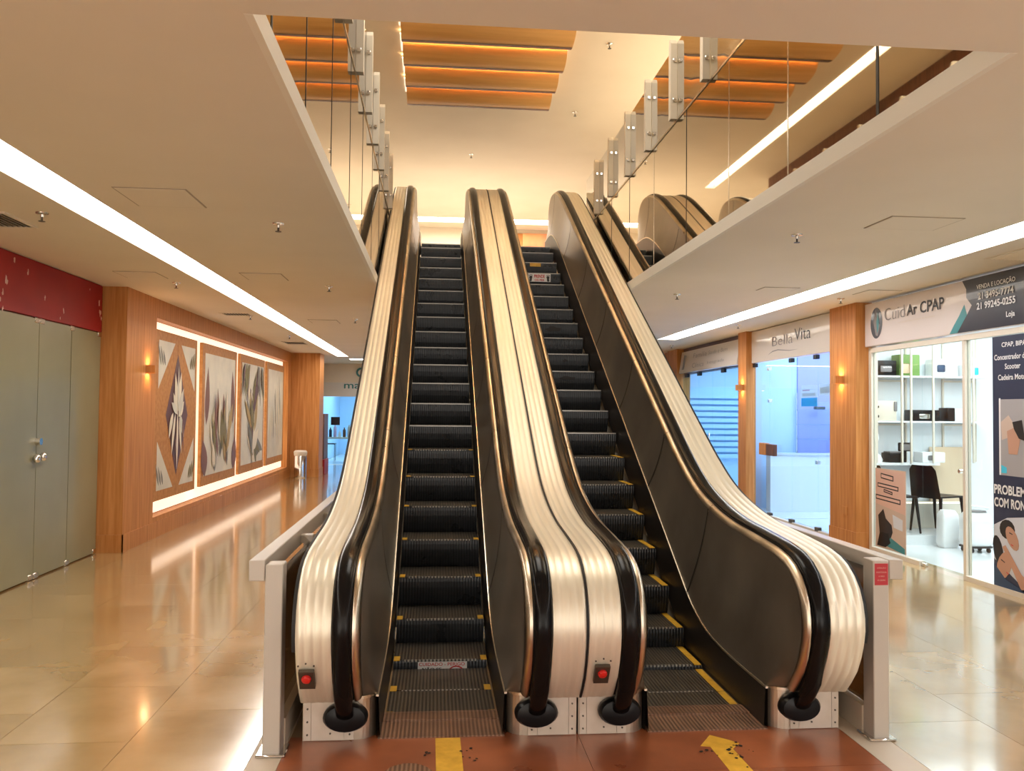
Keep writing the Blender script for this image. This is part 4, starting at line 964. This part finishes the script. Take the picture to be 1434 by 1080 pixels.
# raised display platform, desk, chairs, oxygen concentrator
pf = struct(MB().box(5.08, 8.8, 9.62, 10.3, 0, .12).build('trim_8', 'white_tile'))
dk = thing('reception_desk', 'pale wooden desk front with a warm glow under it inside the nearest shop', 'desk', (6.4, 10.1, .12))
box('panel', 'pale_wood', dk, 6.30, 6.80, 10.24, 10.268, .46, 1.15); box('plinth', 'cream_frame', dk, 5.60, 6.80, 10.24, 10.297, .1205, .459); box('glow_strip', 'panel_led', dk, 5.75, 6.80, 10.232, 10.2395, .43, .45)
def chair(x, y, z, rz, label):
    t = thing('plastic_chair', label, 'chair', (0, 0, 0), 'black chairs inside the nearest shop')
    seat = []
    mb = MB(); 
    rows = [[(-.21+.42*j/8, -.21+.42*i/6, .45-.015*math.sin(math.pi*j/8)*math.sin(math.pi*i/6)) for j in range(9)] for i in range(7)]
    mb.grid(rows); mb.grid([[(p[0], p[1], p[2]-.02) for p in r] for r in rows]); mb.grid([rows[0], [(p[0], p[1], p[2]-.02) for p in rows[0]]], False)
    for j in (0, 8): mb.grid([[r[j] for r in rows], [(r[j][0], r[j][1], r[j][2]-.02) for r in rows]], False)
    mb.build('seat', 'black_plastic', t)
    mb = MB(); rows = []
    for i in range(8):
        u = i/7; wd = .205*(1-.12*u)*(1 if u < .85 else 1-.25*(u-.85)/.15)
        rows.append([(-wd+2*wd*j/8, .20+.07*u+.03*math.cos(math.pi*(j/8-.5)), .42+.40*u) for j in range(9)])
    mb.grid(rows); mb.grid([[(p[0], p[1]+.015, p[2]) for p in r] for r in rows]); mb.grid([rows[-1], [(p[0], p[1]+.015, p[2]) for p in rows[-1]]], False)
    mb.build('backrest', 'black_plastic', t)
    for sx in (-1, 1):
        for sy in (-1, 1):
            MB().tube([(sx*.185, sy*.18, .44), (sx*.20, sy*.205, .2), (sx*.205, sy*.23, 0)], [.022, .017, .012], 8).build('leg', 'black_plastic', t)
    t.location = (x, y, z); t.rotation_euler = (0, 0, rz); return t
chair(6.20, 9.93, .121, R(110), 'black plastic chair with its back to the window, legs in view')
chair(5.62, 9.93, .121, R(95), 'black plastic chair mostly hidden behind the sofa poster')
oc = thing('oxygen_concentrator', 'white wheeled oxygen concentrator with a carry handle on the shop floor', 'medical device', (6.17, 9.15, 0))
def rbody(name, m, x, y, z0, z1, a0, a1, par, k=4):
    rows = []
    for i in range(9):
        u = i/8; z = z0+(z1-z0)*u; a = a0+(a1-a0)*u; e = .03*max(0, (u-.85)/.15)**2+.02*max(0, (.1-u)/.1)
        rows.append([(x+(a-e)*(abs(math.cos(q))**(2/k))*math.copysign(1, math.cos(q)), y+(a*.8-e)*(abs(math.sin(q))**(2/k))*math.copysign(1, math.sin(q)), z) for q in [2*math.pi*j/28+.001 for j in range(28)]])
    mb = MB(); mb.grid(rows, True, True); mb.add(rows[-1], [tuple(range(28))]); mb.add(rows[0], [tuple(range(28))[::-1]]); return mb.build(name, m, par)
bd = rbody('body', 'white_plastic', 6.17, 9.15, .075, .45, .160, .150, oc)
rbody('base', 'ink_black', 6.17, 9.15, .05, .074, .155, .160, oc)
rbody('top_tray', 'ink_grey', 6.17, 9.15, .451, .475, .11, .10, oc, 3)
MB().tube([(6.17+.13*math.cos(R(a)), 9.13+.09*math.sin(R(a)), .49+.04*math.sin(R(a*.5))) for a in range(0, 361, 20)], .010, 8).build('handle', 'white_plastic', oc)
for sx in (-.10, .10):
    for sy in (-.08, .08): MB().cyl((6.17+sx-.012, 9.15+sy, .026), 'x', .026, .024, 14).build('caster', 'ink_black', oc)
text('AIR', (6.26, 8.985, .28), (0, 0, -1), PX, width=.10, height=.012, mat_='ink_grey', parent=oc, depth=.002) if False else None
o = rbody('storage_bin', 'white_plastic', 6.03, 9.46, .0015, .44, .11, .10, None, 6)
tag(o, 'pale plastic bin behind the oxygen concentrator', 'bin')

# --- shop 2
w2 = struct(thing('window_2', None, None, (XR, 11.5, 0)))
sm = [10.06, 10.70, 11.52, 12.315, 12.93]
for a, b in zip(sm, sm[1:]): pane(w2, 'blue_glass', XR, a+.005, b-.005, .03, 2.34)
for y_ in (10.74, 11.52, 12.88): MB().bbox(XR-.03, XR+.02, y_-.05, y_+.05, 2.285, 2.345, .004, 1).build('patch_fitting', 'ink_black', w2)
for y_ in (10.70, 11.52, 12.30): MB().bbox(XR-.03, XR+.02, y_-.055, y_+.055, .012, .07, .004, 1).build('patch_fitting', 'screw', w2)
for y_, z_ in ((12.30, 1.75), (12.32, 2.23), (10.70, .92)): MB().bbox(XR-.03, XR+.02, y_-.03, y_+.03, z_-.025, z_+.025, .003, 1).build('clip', 'chrome', w2)
box('sill', 'cream_frame', w2, XR-.03, XR+.04, 10.03, 12.94, 0, .03)
lb = thing('lock_box', 'brown wooden lock box on the glass doors of the middle shop', 'lock box', (XR-.05, 12.3, 1.04))
MB().bbox(XR-.075, XR-.006, 12.30, 12.56, .93, 1.11, .006, 1).build('cover', 'wood_veneer', lb); MB().bbox(XR-.07, XR-.006, 12.02, 12.295, .93, 1.10, .006, 1).build('side_cover', 'dark_wood', lb)
s2 = thing('shop_sign', 'worn cream sign with faded script reading Bella Vita over the middle shop', 'sign', (4.99, 11.5, 2.34))
MB().bbox(4.985, XR+.06, 10.03, 12.94, 2.35, 2.85, .006, 1).build('sign_board', 'sign_cream', s2)
text('Bella', (4.983, 12.10, 2.555), NY, ZU, width=.72, height=.14, mat_='ink_grey', parent=s2, bold=-.015)
text('Vita', (4.983, 11.32, 2.575), NY, ZU, width=.50, height=.17, mat_='ink_black', parent=s2, bold=-.01)
flat('swoosh', 'ink_grey', s2, [(-12.28, 2.44), (-12.1, 2.49), (-11.9, 2.50), (-11.5, 2.46), (-11.2, 2.455), (-11.5, 2.45), (-11.9, 2.485), (-12.1, 2.475)][::-1], (4.984, 0, 0), NY, ZU, .001)
# things inside shop 2
o = box('hanging_banner', 'lilac_wall', None, 5.96, 6.85, 13.42, 13.445, .35, 2.75); tag(o, 'tall lilac banner hanging inside the middle shop', 'banner')
pp = thing('notice_board', 'white notice sheets with a cyan strip inside the middle shop glass', 'notice', (XR+.04, 11.0, 1.6))
box('sheet', 'paper_white', pp, XR+.03, XR+.035, 10.78, 11.28, 1.78, 1.95); box('cyan_strip', 'paper_cyan', pp, XR+.03, XR+.036, 10.80, 11.28, 1.66, 1.775); box('sheet', 'paper_white', pp, XR+.03, XR+.035, 10.42, 10.74, 1.80, 1.95)
flat('lettering', 'pink_print', pp, [(-11.24, 1.87), (-11.02, 1.87), (-11.02, 1.89), (-11.24, 1.89)], (XR+.0295, 0, 0), NY, ZU, .001); flat('lettering', 'linen', pp, [(-11.24, 1.80), (-10.84, 1.80), (-10.84, 1.84), (-11.24, 1.84)], (XR+.0295, 0, 0), NY, ZU, .001); flat('lettering', 'linen', pp, [(-10.7, 1.83), (-10.45, 1.83), (-10.45, 1.92), (-10.7, 1.90)], (XR+.0295, 0, 0), NY, ZU, .001)
rk = thing('display_rack', 'glass shelf rack with a few dark trinkets inside the middle shop', 'shelf', (6.4, 13.3, .9))
for z_ in (1.62, 1.38, 1.14): box('shelf_board', 'clear_glass', rk, 5.95, 7.0, 13.15, 13.41, z_, z_+.012)
for x_ in (5.93, 7.01): box('side_rod', 'chrome', rk, x_-.008, x_+.008, 13.39, 13.41, .85, 1.9)
for k, (x_, z_, m_) in enumerate(((6.25, 1.632, 'dark trinket on the top shelf of the glass rack'), (6.62, 1.392, 'dark trinket on the second shelf of the glass rack, left'), (6.9, 1.392, 'dark trinket on the second shelf of the glass rack, right'), (6.75, 1.152, 'dark trinket on the lowest shelf of the glass rack'))):
    o = MB().bbox(x_-.08, x_+.08, 13.2, 13.3, z_, z_+.05, .01, 2).build('trinket', 'screw'); tag(o, m_, 'ornament', 'trinkets on the glass rack')
ct = thing('shop_counter', 'white counter running across the middle shop interior', 'counter', (6.0, 13.0, 0)); box('body', 'white_plastic', ct, 5.3, 7.6, 12.95, 13.12, .0045, .90); box('worktop', 'white_tile', ct, 5.28, 7.62, 12.93, 13.14, .901, .93)
# --- shop 3
w3 = struct(thing('window_3', None, None, (XR, 15, 0)))
sm = [13.32, 14.3, 14.95, 15.75, 16.78]
for a, b in zip(sm, sm[1:]): pane(w3, 'blue_glass', XR, a+.005, b-.005, .03, 2.34)
for y_ in (14.35, 15.7, 16.5): MB().bbox(XR-.03, XR+.02, y_-.08, y_+.08, 2.27, 2.34, .004, 1).build('patch_fitting', 'ink_black', w3)
box('sill', 'cream_frame', w3, XR-.03, XR+.04, 13.31, 16.79, 0, .03)
MB().tube([(XR-.05, 14.99, .95), (XR-.05, 14.99, 1.2)], .012, 8).build('handle', 'chrome', w3)
s3 = thing('shop_sign', 'pale tilted sign with faint worn lettering over the farthest right shop', 'sign', (4.97, 15, 2.34))
MB().prism([(4.93, 2.36), (4.97, 2.35), (5.03, 2.775), (4.99, 2.785)], 'y', 13.45, 16.75).build('sign_board', 'sign_cream', s3)
def sl3(s_, y_, z_, w_, h_): text(s_, (4.93+.06*(z_-2.36)/.425-.003, y_, z_), NY, (.14, 0, .99), width=w_, height=h_, mat_='ink_grey', parent=s3, bold=-.012)
sl3('Família', 15.9, 2.62, .8, .09); sl3('Saude e Bem', 15.0, 2.63, 1.0, .07); sl3('Clínica', 15.9, 2.43, .7, .09); sl3('Integrada', 15.0, 2.44, .9, .07)
flat('stroke', 'ink_grey', s3, [(-16.5, 2.42), (-16.46, 2.42), (-16.3, 2.70), (-16.34, 2.70)], (4.944, 0, 0), NY, ZU, .03, base=-.0)
sw = thing('slat_wall', 'pale blue slatted display wall inside the farthest right shop', 'display wall', (6.4, 17.25, .6))
for i in range(11): box('slat', 'blue_wall', sw, 5.3, 6.9, 17.21, 17.299, .62+i*.125, .70+i*.125)
box('light_edge', 'blue_led', sw, 6.92, 6.96, 17.2, 17.299, .6, 2.0)
for i in range(5):
    o = MB().bbox(7.0, 7.45, 17.05, 17.29, .62+i*.27, .86+i*.27, .01, 1).build('product_box', 'pink_print' if i % 2 else 'linen')
    tag(o, ['lowest', 'second lowest', 'middle', 'second highest', 'topmost'][i]+' pastel product box in the stack inside the farthest shop', 'box', 'stacked product boxes')
o = box('box_pedestal', 'white_plastic', None, 6.98, 7.47, 17.03, 17.295, .0045, .618); tag(o, 'white pedestal under the stacked pastel product boxes', 'pedestal')

# ------------------------------------------------------------------ FAR END shop
struct(MB().box(-3.9, 9, 24.2, 24.35, 2.33, ZC).box(4.9, 9, 24.2, 24.35, 0, 2.33).build('wall_back', 'ceiling_paint'))
struct(MB().box(-3.5, 5.2, 30, 30.2, 0, ZC).box(-3.9, -3.35, 24.35, 30, 0, ZC).box(5.0, 5.2, 24.36, 30, 0, ZC).build('wall_back', 'blue_wall'))
w4 = struct(thing('window_4', None, None, (0, 24.25, 0)))
for i in range(6): box('glass_pane', 'blue_glass', w4, -3.32+1.36*i, -3.32+1.36*i+1.35, 24.24, 24.25, .02, 2.32)
es = thing('shop_sign', 'dark green lettering starting mar on the far shop front', 'sign', (-2.4, 24.19, 2.1)); text('mart', (-2.6, 24.228, 2.16), PX, ZU, width=.75, height=.16, mat_='teal', parent=es, bold=.01)
box('backing', 'ink_white', es, -3.2, -1.2, 24.23, 24.236, 1.93, 2.33)
ez = thing('wall_clock', 'dark round wall clock on the beige header over the far shop', 'clock', (-2.15, 24.19, 2.62)); MB().cyl((-2.12, 24.16, 2.62), 'y', .14, .035, 24).build('rim', 'teal', ez); MB().cyl((-2.12, 24.155, 2.62), 'y', .085, .004, 24).build('face', 'ceiling_paint', ez)
tb = thing('display_table', 'white display table behind the far shop glass', 'table', (-2.9, 25.3, 0)); box('tabletop', 'cream_frame', tb, -3.3, -2.0, 25.1, 25.7, .70, .75); box('leg', 'cream_frame', tb, -3.28, -3.22, 25.12, 25.18, .0045, .70); box('side_cabinet', 'cream_frame', tb, -2.4, -2.0, 25.12, 25.68, .0045, .699)
random.seed(5)
for i in range(9):
    x_ = -3.22+i*.135; o = MB().lathe((x_, 25.25, .7505), [(.001, 0), (.045, 0), (.045, .12+.08*(i % 3)), (.018, .16+.08*(i % 3)), (.018, .2+.08*(i % 3)), (.001, .2+.08*(i % 3))], 10).build('bottle', ['warm_print', 'sign_navy', 'pink_print', 'ink_white', 'dark_wood'][i % 5])
    tag(o, ['first', 'second', 'third', 'fourth', 'fifth', 'sixth', 'seventh', 'eighth', 'ninth'][i]+' small bottle from the left on the far shop display table', 'bottle', 'bottles on the far display table')
o = box('notice_plaque', 'sign_navy', None, -2.95, -2.70, 24.21, 24.228, 1.12, 1.35); tag(o, 'small dark square plaque on the far shop glass', 'sign')
o = box('framed_picture', 'ink_white', None, -2.3, -1.9, 29.93, 29.99, 1.0, 2.0); tag(o, 'white framed panel on the back wall of the far shop', 'picture')
bnc = thing('shop_stool', 'thin black stool frame inside the far shop', 'stool', (-3.2, 26, 0)); 
for (x_, y_) in ((-3.3, 26), (-3.05, 26), (-3.3, 26.3), (-3.05, 26.3)): MB().tube([(x_, y_, .0045), (x_, y_, .5)], .01, 6).build('leg', 'ink_black', bnc)
box('seat', 'ink_black', bnc, -3.32, -3.03, 25.98, 26.32, .5, .53)

# ------------------------------------------------------------------ ceiling fittings
def sprinkler(x, y, z, label, grp, proto=[None]):
    if proto[0] is None:
        t = thing('fire_sprinkler', label, 'sprinkler', (0, 0, 0), grp)
        MB().lathe((0, 0, 0), [(.001, 0), (.042, 0), (.040, -.006), (.012, -.012), (.010, -.03), (.001, -.03)], 14).build('escutcheon', 'chrome', t)
        MB().tube([(0, 0, -.03), (0, 0, -.055)], .007, 8).build('nozzle', 'screw', t); MB().lathe((0, 0, 0), [(.001, -.056), (.022, -.056), (.022, -.059), (.001, -.060)], 12).build('deflector', 'screw', t)
        proto[0] = t
    else: t = copy_tree(proto[0])
    tag(t, label, 'sprinkler', grp); t.location = (x, y, z)
ORD = ['nearest', 'second', 'third', 'fourth']
for rx, row in (('right of the left light strip', ((-1.12, 6.02), (-1.14, 9.02), (-1.17, 12.24), (-1.2, 15.3))), ('left of the left light strip', ((-2.66, 5.90), (-2.71, 9.02), (-2.6, 12.03), (-2.6, 15.2)))):
    for k, p in enumerate(row): sprinkler(*p, ZC, ORD[k]+' small fire sprinkler from the camera, '+rx, 'sprinklers on the left ceiling')
for rx, row in (('left of the right light strip', ((2.61, 5.89), (2.63, 9.02))), ('between the right light strip and the shops', ((4.53, 9.07), (4.42, 12.0), (4.53, 15.9)))):
    for k, p in enumerate(row): sprinkler(*p, ZC, ORD[k]+' small fire sprinkler, '+rx, 'sprinklers on the right ceiling')
for k, p in enumerate(((2.0, 9.7), (1.97, 12.0))): sprinkler(*p, ZU_, ('nearer', 'farther')[k]+' small sprinkler on the upper ceiling, right of the wooden beams', 'sprinklers on the upper ceiling')
for k, p in enumerate(((.55, 14.2), (.62, 18.0))): sprinkler(*p, ZU_, ('nearer', 'farther')[k]+' small sprinkler on the upper ceiling behind the wooden beams', 'sprinklers on the upper ceiling')
def hatch(x0, x1, y0, y1, z, label):
    t = thing('access_hatch', label, 'hatch', ((x0+x1)/2, (y0+y1)/2, z))
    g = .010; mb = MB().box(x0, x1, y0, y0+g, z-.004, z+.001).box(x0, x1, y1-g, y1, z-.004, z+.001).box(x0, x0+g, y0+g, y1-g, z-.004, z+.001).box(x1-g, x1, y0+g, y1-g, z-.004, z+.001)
    mb.build('frame', 'hatch_outline', t); box('panel', 'hatch_paint', t, x0+g, x1-g, y0+g, y1-g, z-.006, z+.001)
hatch(-1.93, -1.50, 5.14, 5.60, ZC, 'square ceiling hatch nearest the camera, right of the left light strip')
hatch(-3.10, -2.70, 8.33, 8.73, ZC, 'square ceiling hatch left of the left light strip, above the frosted doors')
hatch(-1.90, -1.50, 8.25, 8.68, ZC, 'second square ceiling hatch right of the left light strip')
hatch(-1.87, -1.45, 12.4, 12.9, ZC, 'far square ceiling hatch right of the left light strip')
hatch(2.97, 3.48, 5.24, 5.61, ZC, 'square ceiling hatch on the right ceiling, nearest the camera')
hatch(4.5, 4.86, 8.38, 8.75, ZC, 'square ceiling hatch right of the right light strip, above the white sign')
hatch(3.36, 3.74, 8.36, 8.60, ZC, 'small ceiling hatch just left of the right light strip')
hatch(3.4, 3.9, 9.4, 9.9, ZU_, 'square hatch in the upper ceiling')
def vent(x0, x1, y0, y1, z, label):
    t = thing('ceiling_vent', label, 'vent', ((x0+x1)/2, (y0+y1)/2, z))
    box('backing', 'vent_dark', t, x0+.02, x1-.02, y0+.02, y1-.02, z-.004, z+.001)
    g = .025; MB().box(x0, x1, y0, y0+g, z-.010, z).box(x0, x1, y1-g, y1, z-.010, z).box(x0, x0+g, y0+g, y1-g, z-.010, z).box(x1-g, x1, y0+g, y1-g, z-.010, z).build('frame', 'hatch_paint', t)
    n = int((x1-x0-.06)/.035)
    for i in range(n): 
        xx = x0+.035+i*(x1-x0-.06)/n; MB().add([(xx, y0+g, z-.003), (xx+.004, y0+g, z-.003), (xx+.018, y0+g, z-.014), (xx+.014, y0+g, z-.014), (xx, y1-g, z-.003), (xx+.004, y1-g, z-.003), (xx+.018, y1-g, z-.014), (xx+.014, y1-g, z-.014)], [(0, 1, 2, 3), (4, 7, 6, 5), (0, 4, 5, 1), (1, 5, 6, 2), (2, 6, 7, 3), (3, 7, 4, 0)]).build('slat', 'hatch_paint', t)
vent(-3.4, -2.90, 5.90, 6.38, ZC, 'square slatted air vent at the left picture edge')
vent(4.53, 5.0, 6.08, 6.58, ZC, 'square slatted air vent at the right picture edge')
vent(-2.95, -2.55, 11.7, 12.0, ZC, 'small slatted vent above the nearest art panels')
vent(-2.98, -2.55, 16.5, 17.1, ZC, 'far slatted vent above the third art panel')
vent(3.6, 4.2, 12.3, 12.7, ZU_, 'dark slatted vent in the upper ceiling')
